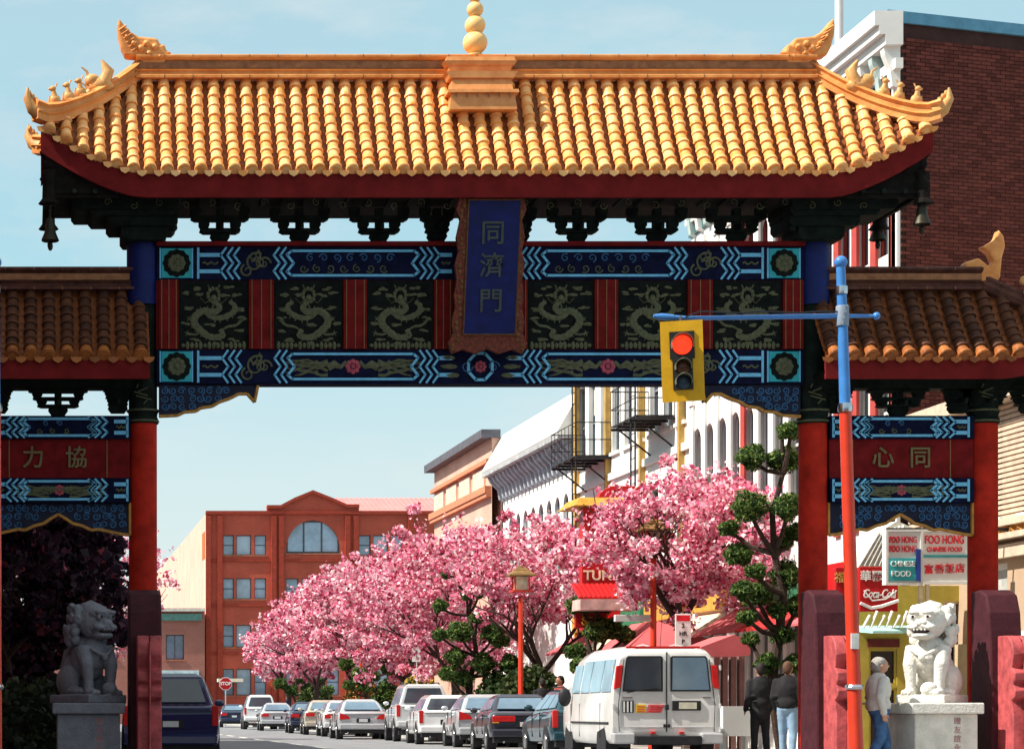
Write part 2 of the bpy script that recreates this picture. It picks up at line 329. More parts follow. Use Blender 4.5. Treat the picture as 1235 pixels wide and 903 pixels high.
def beam(x0, x1, z0, z1, yf, plan, parent, name='painted_beam', dep=.36, label=None):
    b = M().box(x0, x1, yf, yf+dep, z0, z1).build(name, navy_m, parent, bevel=.012)
    if label: b['label'] = label
    h = z1-z0; ly = yf-.001; lines = M(); gold = M(); sq = M(); med = M(); pk = M(); bl = M()
    for it in plan:
        k = it[0]
        if k == 'sq':
            a, c = it[1], it[2]; sq.box(a, c, yf-.010, yf, z0+.035, z1-.035); xm = (a+c)/2; zm = (z0+z1)/2
            med.prism([(xm+(h*.40)*(1+.05*math.cos(12*t))*math.cos(t), zm+(h*.40)*(1+.05*math.cos(12*t))*math.sin(t)) for t in np.linspace(0, 2*math.pi, 48, endpoint=False)], 'y', yf-.010, yf-.020)
            flower(gold, xm, zm, h*.30, yf-.022, 9); flower(gold, xm, zm, h*.14, yf-.024, 6)
            line(lines, [(a-.02, z0+.035), (a-.02, z1-.035)], yf, .012); line(lines, [(c+.012, z0+.035), (c+.012, z1-.035)], yf, .010)
        elif k == 'bar': line(lines, [(it[1], z0+.03), (it[1], z1-.03)], yf, .017)
        elif k == 'rail':
            a, c = it[1], it[2]
            for zc in (z0+h*.26, z0+h*.74): lines.box(min(a,c), max(a,c), yf-.012, yf, zc-.028, zc+.028)
            gold.tube([(a+(c-a)*(.15+.7*i/7), yf-.006, (z0+z1)/2+.02*math.sin(i*2)) for i in range(8)], .016, 5, flat=.4)
        elif k == 'zz':
            for q in it[1]: line(lines, zz(q, z0+.02, z1-.02, .085, it[2]), yf, .015)
        elif k == 'box':
            a, c = it[1], it[2]; zi0, zi1 = z0+h*.14, z1-h*.14
            lft = [(a+.07, zi1), (a, z0+h*.75), (a+.10, (z0+z1)/2), (a, z0+h*.25), (a+.07, zi0)]
            rgt = [(c-.07, zi0), (c, z0+h*.25), (c-.10, (z0+z1)/2), (c, z0+h*.75), (c-.07, zi1)]
            line(lines, lft + rgt + [lft[0]], yf, .018); xm = (a+c)/2; zm = (z0+z1)/2
            W = (c-a)/2-.25
            if it[3] == 'phoenix':
                flower(pk, xm, zm, h*.25, yf-.008, 8)
                for s_ in (-1, 1):
                    beast_relief(gold, xm+s_*W*.52, zm-.02, h*.6, yf-.006, -s_)
                    beast_relief(gold, xm+s_*W*.72, zm, h*.45, yf-.006, -s_)
            else:
                for q in range(int(W*2/.10)):
                    swirl(bl if q % 2 else gold, a+.25+q*.10, zm+h*.16*(1 if q % 2 else -1), h*.13, yf-.006, 1.2, 1 if q % 3 else -1, q, .012)
        elif k == 'knot':
            xm, zm = it[1], (z0+z1)/2
            for q in range(4): swirl(gold, xm+.13*math.cos(q*1.7), zm+h*.25*math.sin(q*2.1), h*.2, yf-.006, 1.2, (-1)**q, q, .018)
            swirl(gold, xm, zm, h*.33, yf-.006, 1, 1, 1, .02)
        elif k == 'oct':
            a, c = it[1], it[2]; e = .11
            pts = [(a, z0+h*.35), (a+e, z0+h*.12), (c-e, z0+h*.12), (c, z0+h*.35), (c, z0+h*.65), (c-e, z1-h*.12), (a+e, z1-h*.12), (a, z0+h*.65), (a, z0+h*.35)]
            line(lines, pts, yf, .02); flower(pk, (a+c)/2, (z0+z1)/2, h*.2, yf-.008)
            for s_ in (-1, 1):
                swirl(bl, (a+c)/2+s_*.2, (z0+z1)/2, h*.17, yf-.006, 1.4, s_, 0, .014)
                for q in range(3): gold.sph(((a+c)/2+s_*(.43+.03*q), yf-.004, z0+h*(.25+.25*q)), (.12, .012, .04), 8, 4)
    lines.build('painted_line', cyan_m, b)
    for mb, nm, m_ in ((sq, 'painted_square', teal_m), (med, 'medallion', blk_m), (gold, 'gilt_relief', gold_m), (pk, 'painted_flower', pinkfl_m), (bl, 'blue_relief', scroll_m)):
        if mb.v: mb.build(nm, m_, b)
    return b
g_ = lambda px: X(px, 35.0-.19)
MX = lambda px: 2*XC - g_(px)
zb = lambda py: Z(py, 34.81)
def mirror(plan, names=('sq','box','rail','oct')):
    out = []
    for it in plan:
        if it[0] in ('sq','box','oct'): out.append((it[0], 2*XC-it[2], 2*XC-it[1], *it[3:]))
        elif it[0] == 'rail': out.append(('rail', 2*XC-it[2], 2*XC-it[1]))
        elif it[0] in ('bar','knot'): out.append((it[0], 2*XC-it[1]))
        elif it[0] == 'zz': out.append(('zz', [2*XC-q for q in it[1]], -it[2]))
    return out
up = [('sq', g_(195), g_(231)), ('bar', g_(239)), ('rail', g_(240), g_(267)), ('zz', [g_(266), g_(274), g_(282)], 1), ('knot', g_(308)), ('zz', [g_(330), g_(338)], 1),
      ('box', g_(346), g_(505), 'swirl'), ('zz', [g_(514), g_(522), g_(530)], -1), ('rail', g_(530), g_(545))]
lo = [('sq', g_(195), g_(231)), ('bar', g_(239)), ('rail', g_(240), g_(267)), ('zz', [g_(268), g_(276), g_(284)], 1), ('knot', g_(309)), ('zz', [g_(331), g_(339)], 1),
      ('box', g_(347), g_(504), 'phoenix'), ('zz', [g_(513), g_(521), g_(529)], -1), ('rail', g_(529), g_(545)), ('oct', g_(565), 2*XC-g_(565))]
bx0, bx1 = g_(188.5), 2*XC-g_(188.5)
beam(bx0, bx1, zb(338), zb(297), 34.81, up + mirror(up), gate, label='upper painted beam with blue zigzag bands')
beam(bx0, bx1, zb(463), zb(421), 34.81, lo + mirror(lo[:-1]), gate, label='lower painted beam with phoenix panels and flower medallions')
M().box(bx0, bx1, 34.74, 35.2, zb(297), zb(292)).build('beam_cap', red_dk, gate)
M().box(bx0, bx1, 34.83, 35.14, zb(421), zb(338)).build('back_board', red_dk, gate)
# ---- dragon panels with red posts between
def dragon(mb, x0, x1, z0, z1, y, s=1):
    W, H = x1-x0, z1-z0
    def p(a, b): return (x0+W*(a if s > 0 else 1-a), y, z0+H*(1-b))
    def t(pts, rad): 
        q = []; n = len(pts)   # catmull-rom smoothing
        P = [Vector(p(*c)) for c in pts]
        for i in range(n-1):
            a, b, c, d = P[max(i-1,0)], P[i], P[i+1], P[min(i+2,n-1)]
            for k in range(5):
                u = k/5; q.append(.5*((2*b)+(c-a)*u+(2*a-5*b+4*c-d)*u*u+(3*b-a-3*c+d)*u**3))
        q.append(P[-1]); m_ = len(q)
        mb.tube(q, [rad*(1+.12*math.sin(i*2.2))*(.35+.65*math.sin(math.pi*(.12+.8*(1-i/m_)))) for i in range(m_)], 6, flat=.4)
    t([(.50,.30),(.60,.38),(.52,.46),(.36,.44),(.24,.50),(.20,.62),(.30,.74),(.46,.84),(.64,.82),(.60,.72)], .062)
    t([(.36,.46),(.48,.54),(.64,.54),(.80,.46),(.82,.36),(.74,.30)], .048)
    t([(.62,.74),(.72,.68),(.84,.66),(.92,.60)], .022); t([(.36,.74),(.22,.80),(.10,.78)], .018)
    def spikes(pts, n_):
        for (a, b_), (c_, d_) in zip(pts, pts[1:]):
            for q in range(n_):
                u_ = (q+.5)/n_; px_, pz_ = a+(c_-a)*u_, b_+(d_-b_)*u_; L2 = math.hypot(c_-a, d_-b_) or 1; nx, nz_ = -(d_-b_)/L2, (c_-a)/L2
                mb.tube([p(px_+nx*.035, pz_+nz_*.035), p(px_+nx*.085, pz_+nz_*.085)], [.016, .004], 4, flat=.5)
    spikes([(.50,.30),(.60,.38),(.52,.46),(.36,.44),(.24,.50),(.20,.62),(.30,.74),(.46,.84),(.64,.82)], 2); spikes([(.48,.54),(.64,.54),(.80,.46),(.82,.36)], 2)
    for (a, b_) in ((.92,.60),(.10,.78),(.78,.30),(.13,.56)):
        for q in range(4): an = q*1.3+a*9; mb.tube([p(a, b_), p(a+.05*math.cos(an), b_+.05*math.sin(an))], [.012, .004], 4, flat=.5)
    for i in range(11):       # mane ring and head
        a = 2*math.pi*i/11; mb.sph((x0+W*.5+.085*math.cos(a), y, z0+H*.80+.10*math.sin(a)), (.030, .014, .034), 6, 4)
    mb.sph((x0+W*.5, y-.01, z0+H*.76), (.045, .02, .05), 7, 5)
    for k in (-1, 1):
        mb.tube([(x0+W*.5+k*.03, y, z0+H*.74), (x0+W*.5+k*.13, y, z0+H*.68), (x0+W*.5+k*.2, y, z0+H*.76)], .008, 4)
        mb.tube([(x0+W*.5+k*.04, y, z0+H*.86), (x0+W*.5+k*.09, y, z0+H*.96)], .012, 4)
    for (a, b) in ((.10,.17),(.86,.20),(.08,.64),(.90,.74),(.22,.10),(.74,.09),(.12,.40),(.9,.42),(.3,.2),(.68,.2),(.92,.55),(.2,.88),(.8,.88),(.5,.94),(.44,.66)):
        for j in range(5): mb.sph(p(a+random.uniform(-.055,.055), b+random.uniform(-.02,.02)), (random.uniform(.03,.055), .010, .018), 6, 4)
    for j in range(15):
        a = (j+.5)/15; mb.sph(p(a, .965), (.03, .012, .03+.035*abs(math.sin(j*1.9))), 6, 4)
posts = [(192,215,0), (215,300,1), (300,330,0), (330,414,1), (414,442,0), (442,523,1), (523,545,0)]
zp0, zp1 = zb(421), zb(338)
for sd in (0, 1):
    for a, b_, isp in posts:
        xa, xb = g_(a), g_(b_)
        if sd: xa, xb = 2*XC-xb, 2*XC-xa
        if isp:
            d = M().box(xa+.012, xb-.012, 34.80, 34.83, zp0+.01, zp1-.01).build('dragon_panel', blk_m, gate)
            mb = M(); dragon(mb, xa+.04, xb-.04, zp0+.02, zp1-.03, 34.795, 1 if (a != 330) ^ bool(sd) else -1); mb.build('dragon_relief', gold_m, d, smooth=True)
        else:
            d = M().box(xa, xb, 34.76, 34.83, zp0, zp1).build('panel_post', red_dk, gate)
            l_ = M(); n_ = 3
            for k in range(n_): q = xa+(xb-xa)*(.12+.76*k/(n_-1)); l_.box(q-.006, q+.006, 34.75, 34.76, zp0, zp1)
            l_.build('gold_line', mat('gold_line', (.22,.10,.03), .5), d)
# ---- plaque, leaning forward
pl = M(); zt, zbm = Z(233, 34.3), Z(425, 34.6)
yt, yb = 34.25, 34.62
def ply(z): return yb + (yt-yb)*(z-zbm)/(zt-zbm)
def plpt(px, py, off=0): z = Z(py, 34.5); return (X(px, 34.5), ply(z)-off, z)
outl = [(541,232),(549,246),(546,258),(551,270),(547,290),(550,306),(546,322),(549,340),(546,358),(548,372),(544,388),(546,402),(540,414),(545,426)]
outr = [(1176-a, b) for a, b in outl]
ring = outl + [(558,421),(575,426),(588,420),(602,426),(618,421)] + outr[::-1] + [(615,238),(588,234),(560,238)]
fr = M(); vs = [plpt(a, b, 0) for a, b in ring] + [plpt(a, b, .10) for a, b in ring]; n = len(ring)
fr.add(vs, [list(range(n)), list(range(2*n-1, n-1, -1))] + [(i, (i+1)%n, (i+1)%n+n, i+n) for i in range(n)])
plq = fr.build('plaque', mat('carved_frame', (.16,.035,.02), .5, .6, 22, bump=.8, bscale=45), gate)
plq['label'] = 'tall blue name plaque in a carved wavy red frame'
ib = M(); ib.hexa([plpt(558,404,.10), plpt(621,404,.10), plpt(621,404,.12), plpt(558,404,.12)], [plpt(560,247,.10), plpt(623,247,.10), plpt(623,247,.12), plpt(560,247,.12)])
ib.build('plaque_board', mat('plaque_blue', (.003,.008,.085), .5, .3, 6), plq)
ed = M()
for a, b_ in (((558,404),(621,404)), ((560,247),(623,247)), ((558,404),(560,247)), ((621,404),(623,247))):
    ed.tube([plpt(*a, .12), plpt(*b_, .12)], .012, 4)
for k in range(26):
    q = outl[int(k/2) % 14]; 
    for sgn in (0, 1):
        a, b_ = q[0]+6, q[1]+(k % 2)*6+2
        if sgn: a = 1176-a
        ed.sph(plpt(a, min(b_,420), .105), (.03, .012, .035), 6, 4)
ed.build('plaque_carving', mat('plaque_gilt', (.14,.06,.02), .6, .4, 20), plq)
tilt = math.degrees(math.atan2(yb-yt, zt-zbm))
charm = mat('dark_gold_letter', (.055, .065, .06), .5, .2)
for ch, py in (('同', 287), ('濟', 325), ('門', 366)):
    q = plpt(590, py, .128); text(ch, .37, q, 0, charm, plq, 'plaque_character', .008, .004, rx=90+tilt)
# ---- spandrels under the lower beam
def spandrel(pts, gold_pts, y, parent, seed=0, label=None):
    s_ = M().prism(pts, 'y', y, y+.14).build('spandrel', mat('spandrel_ground', (.008,.010,.028), .6, .5, 8), parent)
    gd = M()
    for a, b_ in zip(gold_pts, gold_pts[1:]): gd.tube([(a[0], y-.01, a[1]), (b_[0], y-.01, b_[1])], .026, 5)
    gd.build('gilt_edge', goldb_m, s_)
    sw = M(); rr = random.Random(seed); xs = [p[0] for p in pts]; zs = [p[1] for p in pts]
    n_ = int((max(xs)-min(xs))/.13)
    for k in range(n_):
        x = min(xs)+.09+k*.13
        zlow = max([z for (xx, z) in gold_pts if abs(xx-x) < .12] or [min(zs)]) ; top = max(zs)
        for z in np.arange(top-.09, zlow+.05, -.12): swirl(sw, x+rr.uniform(-.02,.02), z, .06, y-.008, 1.4, rr.choice((-1,1)), rr.uniform(0,6), .013)
    sw.build('painted_scroll', scroll_m, s_)
e = [(192,502),(214,501),(222,497),(236,496),(242,492),(256,490),(264,485),(276,481),(288,475),(298,475),(307,485)]
dd = 34.85
gp = [(X(a, dd), Z(b_, dd)) for a, b_ in e] + [(X(311, dd), Z(465, dd))]
poly = gp + [(X(192, dd), Z(464, dd))]
spandrel(poly, gp, dd, gate, 1)
spandrel([(2*XC-a, b_) for a, b_ in poly], [(2*XC-a, b_) for a, b_ in gp], dd, gate, 2)
# ---- side bays: beams, red boards, characters, arched valances
su = [('bar', 1005), ('rail', 1005, 1021), ('zz', [1029, 1037, 1045], 1), ('box', 1043, 1131, 'swirl'), ('zz', [1136, 1144, 1152], -1), ('rail', 1152, 1167), ('bar', 1168)]
sl_ = [x if x[0] != 'box' else ('box', 1043, 1131, 'phoenix') for x in su]
def cv(plan):
    o = []
    for it in plan:
        if it[0] == 'zz': o.append(('zz', [g_(q) for q in it[1]], it[2]))
        elif it[0] in ('bar',): o.append((it[0], g_(it[1])))
        else: o.append((it[0], g_(it[1]), g_(it[2]), *it[3:]))
    return o
for side in (1, -1):
    x0, x1 = XC+HC+.2, XC+SC-.2
    if side < 0: x0, x1 = 2*XC-x1, 2*XC-x0
    for plan, ya, yb_, lb in ((su, 501, 529, 'upper beam of the side bay'), (sl_, 576, 606, 'lower beam of the side bay')):
        pp_ = cv(plan)
        if side < 0: pp_ = mirror(pp_)
        beam(x0, x1, zb(yb_), zb(ya), 34.81, pp_, gate, label=lb, dep=.3)
    sb = M().box(x0, x1, 34.86, 35.0, zb(576), zb(529)).build('name_board', red_dk, gate)
    for k in (.16, .84): 
        q = x0+(x1-x0)*k; M().box(q-.008, q+.008, 34.85, 34.86, zb(575), zb(530)).build('gold_line', MAT['gold_line'], sb)
    for ch, px in ((('心', 1065), ('同', 1110)) if side > 0 else (('力', 40), ('協', 92))):
        text(ch, .34, (X(px, 34.84), 34.845, Z(553, 34.84)), 0, mat('gilt_letter', (.16,.12,.05), .5), sb, 'board_character', .01, .004)
    e2 = [(0,645),(.06,644),(.14,641),(.22,638),(.27,639),(.33,634),(.40,631),(.44,626),(.5,620),(.56,626),(.60,631),(.67,634),(.73,639),(.78,638),(.86,641),(.94,644),(1,645)]
    gp2 = [(x0+(x1-x0)*a, Z(b_, 34.9)) for a, b_ in e2]
    spandrel(gp2 + [(x1, Z(606, 34.9)), (x0, Z(606, 34.9))], [(x0, Z(606, 34.9))] + gp2 + [(x1, Z(606, 34.9))], 34.9, gate, 5+side)
# ---- bracket sets
def bracket(cx, z0, z1, w, parent, slots=1, y0=34.90, y1=35.10):
    H = z1-z0; m_ = M()
    m_.prism([(cx-.10, z0), (cx+.10, z0), (cx+.15, z0+H*.16), (cx+.13, z0+H*.3), (cx-.13, z0+H*.3), (cx-.15, z0+H*.16)], 'y', y0+.04, y1-.04)
    m_.box(cx-.055, cx+.055, y0+.02, y1-.02, z0+H*.28, z1)
    b = m_.build('bracket_set', green_m, parent)
    n_ = slots+1
    for k in range(n_):
        za = z0+H*(.26+.74*k/n_); zc = za+H*.74/n_*.36; hw = w*(.70+.30*k/max(1, n_-1))
        a = M().prism([(cx-hw+.06, za), (cx+hw-.06, za), (cx+hw, za+(zc-za)*.5), (cx+hw-.01, zc), (cx-hw+.01, zc), (cx-hw, za+(zc-za)*.5)], 'y', y0, y1); a.build('bracket_arm', green_m, b)
        for s_ in (-1, 1):
            bk = M(); q = cx+s_*(hw-.07); bk.prism([(q-.05, zc), (q+.05, zc), (q+.08, zc+.05), (q+.08, z0+H*(.26+.74*(k+1)/n_)+.01), (q-.08, z0+H*(.26+.74*(k+1)/n_)+.01), (q-.08, zc+.05)], 'y', y0+.03, y1-.03)
            bk.build('bearing_block', green_m, b)
    tg = M()                 # tongue projecting to the front, scroll at its end
    tg.tube([(cx, y0+.05, z0+H*.42), (cx, y0-.12, z0+H*.40), (cx, y0-.22, z0+H*.32), (cx, y0-.27, z0+H*.46)], [.045, .045, .035, .025], 6); tg.build('bracket_tongue', green_m, b)
    return b
zg0, zg1 = Z(292.5, 35), 8.56
for px in (265, 361, 457): 
    for q in (X(px, 35), 2*XC-X(px, 35)): bracket(q, zg0, zg1, .44, gate)
bracket(XC-.62, zg0, zg1, .25, gate); bracket(XC+.62, zg0, zg1, .25, gate)
for s_ in (-1, 1):
    cx = XC+s_*HC       # big corner clusters stepping outward over the columns
    m_ = M()
    for k, (a, z0, z1) in enumerate(((.34, 8.02, 8.25), (.55, 8.22, 8.38), (.82, 8.36, 8.50), (1.08, 8.44, 8.60))):
        m_.prism([(cx-a+.05, z0), (cx+min(a,.5)-.05, z0), (cx+min(a,.5), z0+.05), (cx+min(a,.5), z1), (cx-a, z1), (cx-a, z0+.06)] if s_ < 0 else
                 [(cx-min(a,.5)+.05, z0), (cx+a-.05, z0), (cx+a, z0+.06), (cx+a, z1), (cx-min(a,.5), z1), (cx-min(a,.5), z0+.05)], 'y', 34.6-k*.06, 35.4+k*.06)
    m_.build('corner_bracket', green_m, gate)
    for k in range(3):
        M().sph((cx-s_*(.44), 34.62, 8.2+.1*k), .06, 8, 6).build('bracket_boss', green_m, gate)
# rafter ends: rows of little round beam ends with faint gilt scrolls under the eave
rf = M()
for i in range(40):
    x = XC-6.1+12.2*i/39; rf.cyl((x, 34.05, 8.62), (x, 34.9, 8.60), .04, n=6)
rf.build('rafter_ends', green_m, gate, kind='stuff')
gs = M()
for i in range(30): swirl(gs, XC-5.6+i*.386, 8.52-.05*(i % 2), .06, 34.35, 1.2, (-1)**i, i, .007)
gs.build('gilt_scrolls', mat('gilt_dark', (.10,.10,.05), .6), gate)
# ================================================================ roofs
def prof(t): return 1.32*t-.32*t*t
def half_cyl(r, L_, n=7, lip=.012):
    m_ = M(); vs = []
    for (y, rr, dz) in ((0, r+lip, .012), (.045, r+lip*.9, .012), (.055, r, .008), (L_, r*.93, 0)):   # y: 0 at the lower end, going upslope
        for j in range(n): a = math.pi*j/(n-1); vs.append((rr*math.cos(a), y, rr*math.sin(a)*1.05+dz))
    fs = []
    for i in range(3):
        for j in range(n-1): fs.append((i*n+j, i*n+j+1, (i+1)*n+j+1, (i+1)*n+j))
    fs.append(list(range(n)))
    m_.add(vs, fs); return m_
def roof(parent, xa, xb, hipA, hipB, RX, RY, zr, ze, lift, pitch, course, budget, name, fh, fhb, label=None, colour=tile_m, endc=None):
    yc = YF
    def S_(x, t):
        u = max(0, (xa-x)/RX if hipA else 0, (x-xb)/RX if hipB else 0)
        d = lift*(u + (u**1.5-u)*((t-u)/(1-u) if u < .999 else 1))
        return zr-(zr-ze)*prof(t)+d
    x0 = xa-(RX if hipA else 0); x1 = xb+(RX if hipB else 0)
    n = int(round((x1-x0)/pitch)); pw = (x1-x0)/n
    def uu(x): return max(0, (xa-x)/RX if hipA else 0, (x-xb)/RX if hipB else 0)
    # deck of pan tiles on every slope, stepped by course
    dk = M(); nc = 10
    for sgn in (-1, 1):
        for i in range(n*2):
            a, b_ = x0+(x1-x0)*i/(n*2), x0+(x1-x0)*(i+1)/(n*2)
            for c in range(nc):
                ta, tb = c/nc, (c+1)/nc
                u = max(uu(a), uu(b_)); 
                if tb <= min(uu(a), uu(b_)): continue
                ta_a, ta_b = max(ta, uu(a)), max(ta, uu(b_)); tb_a, tb_b = max(tb, uu(a)), max(tb, uu(b_))
                dk.add([(a, yc+sgn*RY*ta_a, S_(a, ta_a)-.05), (b_, yc+sgn*RY*ta_b, S_(b_, ta_b)-.05), (b_, yc+sgn*RY*tb_b, S_(b_, tb_b)-.02), (a, yc+sgn*RY*tb_a, S_(a, tb_a)-.02)], [(0,1,2,3) if sgn > 0 else (3,2,1,0)])
                if c < nc-1 and tb > max(uu(a), uu(b_)): dk.add([(a, yc+sgn*RY*tb, S_(a, tb)-.018), (b_, yc+sgn*RY*tb, S_(b_, tb)-.018), (b_, yc+sgn*RY*tb, S_(b_, tb)-.06), (a, yc+sgn*RY*tb, S_(a, tb)-.06)], [(0,1,2,3)])
    for hip, xe, sg in ((hipA, xa, -1), (hipB, xb, 1)):
        if not hip: continue
        for i in range(12):
            va, vb = -1+i/6, -1+(i+1)/6
            for c in range(8):
                ta, tb = c/8, (c+1)/8
                if tb <= min(abs(va), abs(vb)): continue
                q = []
                for v_, t_ in ((va, ta), (vb, ta), (vb, tb), (va, tb)):
                    t2 = max(t_, abs(v_)); d = lift*(abs(v_)+(abs(v_)**1.5-abs(v_))*((t2-abs(v_))/(1-abs(v_)) if abs(v_) < .999 else 1))
                    q.append((xe+sg*RX*t2, yc+v_*RY, zr-(zr-ze)*prof(t2)+d-.02))
                dk.add(q, [(0,1,2,3) if sg > 0 else (3,2,1,0)])
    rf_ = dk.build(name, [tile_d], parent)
    if label: rf_['label'] = label
    # cover tiles
    tm = half_cyl(pw*.335, course+.045); tme = tm.mesh('roof_tile', [colour], smooth=35)
    em = half_cyl(pw*.335, course+.045); em.cyl((0, -.012, .0), (0, .012, .0), pw*.40, n=12)
    em.cyl((0, -.02, .0), (0, -.012, .0), pw*.25, n=10)
    eme = em.mesh('end_tile', [endc or colour], smooth=35)
    rest = M(); cand = []
    for i in range(n):
        x = x0+pw*(i+.5); u = uu(x)
        # arc length table from the eave upward
        ts = np.linspace(1, u, 60); pts = [(RY*t, S_(x, t)) for t in ts]; acc = [0]
        for a, b_ in zip(pts, pts[1:]): acc.append(acc[-1]+math.hypot(a[0]-b_[0], a[1]-b_[1]))
        k = 0
        while k*course < acc[-1]-.05:
            s0 = k*course; s1 = min(s0+course, acc[-1]); 
            t0, t1 = np.interp([s0, s1], acc, ts)
            p0 = Vector((x, yc-RY*t0, S_(x, t0))); p1 = Vector((x, yc-RY*t1, S_(x, t1)))
            cand.append((k, i, p0, p1)); k += 1
    for k, i, p0, p1 in sorted(cand, key=lambda c: (c[0], c[1])):
        d = (p1-p0).normalized(); xx = Vector((1,0,0)); zz_ = xx.cross(d).normalized()
        mxx = Matrix((xx, d, zz_)).transposed().to_4x4(); mxx = mxx @ Matrix.Rotation(random.uniform(-.03,.03), 4, 'Z'); mxx.translation = p0 + zz_*.0 + Vector((random.uniform(-.005,.005), random.uniform(-.004,.004), random.uniform(-.003,.004)))
        if budget[0] > 0:
            inst('end_tile' if k == 0 else 'roof_tile', eme if k == 0 else tme, rf_, mxx); budget[0] -= 1
        else:
            src = em if k == 0 else tm; rest.mi = 1 if k == 0 else 0; rest.add([mxx @ Vector(v) for v in src.v], src.f)
    # ribs of the back and side slopes, ridge rolls
    for i in range(n):
        x = x0+pw*(i+.5); u = uu(x)
        rest.tube([(x, yc+RY*t, S_(x, t)) for t in np.linspace(u, 1, 6)], pw*.36, 6)
    if rest.v: rest.build('cover_tiles', [colour, endc or colour], rf_, smooth=35, kind='stuff')
    dr = M()
    for i in range(n+1):
        x = x0+pw*i; x = min(max(x, x0+.02), x1-.02); z = S_(x, 1); hw = pw*.32
        dr.prism([(x-hw, z-.015), (x+hw, z-.015), (x+hw*.75, z-.07), (x, z-.105), (x-hw*.75, z-.07)], 'y', yc-RY-.03, yc-RY-.005)
    dr.build('drip_tiles', endc or colour, rf_)
    # fascia along the front, back and hip ends
    def fas(y, hgt, th, drop, m_, nm, inset=0):
        f = M(); N = 60; vs = []
        for i in range(N+1):
            x = x0+inset+(x1-x0-2*inset)*i/N; z = S_(x, 1)-drop
            vs += [(x, y, z), (x, y, z-hgt), (x, y+th, z-hgt), (x, y+th, z)]
        fs = []
        for i in range(N):
            for j in range(4): fs.append((i*4+j, (i+1)*4+j, (i+1)*4+(j+1)%4, i*4+(j+1)%4))
        fs += [(0,1,2,3), (N*4+3, N*4+2, N*4+1, N*4)]
        f.add(vs, fs); return f.build(nm, m_, rf_)
    fas(yc-RY+.03, fh, .07, .055, fasc_m, 'fascia'); fas(yc+RY-.1, fhb, .07, .055, fasc_m, 'fascia')
    for hip, xe, sg in ((hipA, xa, -1), (hipB, xb, 1)):
        if not hip: continue
        xs = xe+sg*(RX-.03); f = M(); vs = []
        for i in range(17):
            v_ = -1+i/8; z = ze+lift*abs(v_)**1.5-.055; v2 = v_*(RY-.06)/1
            vs += [(xs, yc+v2, z), (xs, yc+v2, z-fhb), (xs-sg*.07, yc+v2, z-fhb), (xs-sg*.07, yc+v2, z)]
        fs = []
        for i in range(16):
            for j in range(4): fs.append((i*4+j, (i+1)*4+j, (i+1)*4+(j+1)%4, i*4+(j+1)%4))
        fs += [(0,1,2,3), (67,66,65,64)]; f.add(vs, fs); f.build('fascia', fasc_m, rf_)
    return rf_, S_
budget = [300]
LR, RX, RY = 5.06, 1.48, 1.0
XR = 6.53
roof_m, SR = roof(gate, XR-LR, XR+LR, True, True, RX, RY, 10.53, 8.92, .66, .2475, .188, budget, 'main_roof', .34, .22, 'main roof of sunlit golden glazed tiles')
# soffit and inner dark boards
sf = M(); sf.box(XR-6.35, XR+6.35, 34.12, 35.86, 8.60, 8.66); sf.build('soffit', soff_m, roof_m)
ib = M(); N = 40
for i in range(N):
    a, b_ = XR-6.42+12.84*i/N, XR-6.42+12.84*(i+1)/N
    ib.hexa([(a, 34.14, 8.54), (b_, 34.14, 8.54), (b_, 34.2, 8.54), (a, 34.2, 8.54)], [(a, 34.14, max(8.58, SR(a,1)-.35)), (b_, 34.14, max(8.58, SR(b_,1)-.35)), (b_, 34.2, max(8.58, SR(b_,1)-.35)), (a, 34.2, max(8.58, SR(a,1)-.35))])
    ib.hexa([(a, 35.8, 8.6), (b_, 35.8, 8.6), (b_, 35.86, 8.6), (a, 35.86, 8.6)], [(a, 35.8, max(8.66, SR(a,1)-.25)), (b_, 35.8, max(8.66, SR(b_,1)-.25)), (b_, 35.86, max(8.66, SR(b_,1)-.25)), (a, 35.86, max(8.66, SR(a,1)-.25))])
for s_ in (-1, 1):
    xe = XR+s_*6.4; ib.hexa([(xe-.03, 34.15, 8.55), (xe+.03, 34.15, 8.55), (xe+.03, 35.85, 8.55), (xe-.03, 35.85, 8.55)], [(xe-.03, 34.15, 9.2), (xe+.03, 34.15, 9.2), (xe+.03, 35.85, 9.2), (xe-.03, 35.85, 9.2)])
ib.build('eave_board', soff_m, roof_m)
for s_ in (-1, 1):         # carved corner rafters with hanging point
    for yy, k in ((34.1, 1), (35.9, -1)):
        xe = XR+s_*6.44
        c = M(); c.tube([(XR+s_*5.4, yy+k*.5, 8.7), (xe-s_*.2, yy+k*.12, 8.95), (xe+s_*.06, yy, 9.25)], [.16, .14, .08], 6)
        c.lathe([(.02, 8.42), (.16, 8.44), (.10, 8.52), (.09, 8.9)], (xe-s_*.02, yy), 10)
        for q in range(4): c.sph((xe-s_*.04, yy+k*.06, 8.72+q*.16), (.11, .09, .10), 8, 6)
        c.build('corner_rafter', soff_m, roof_m)
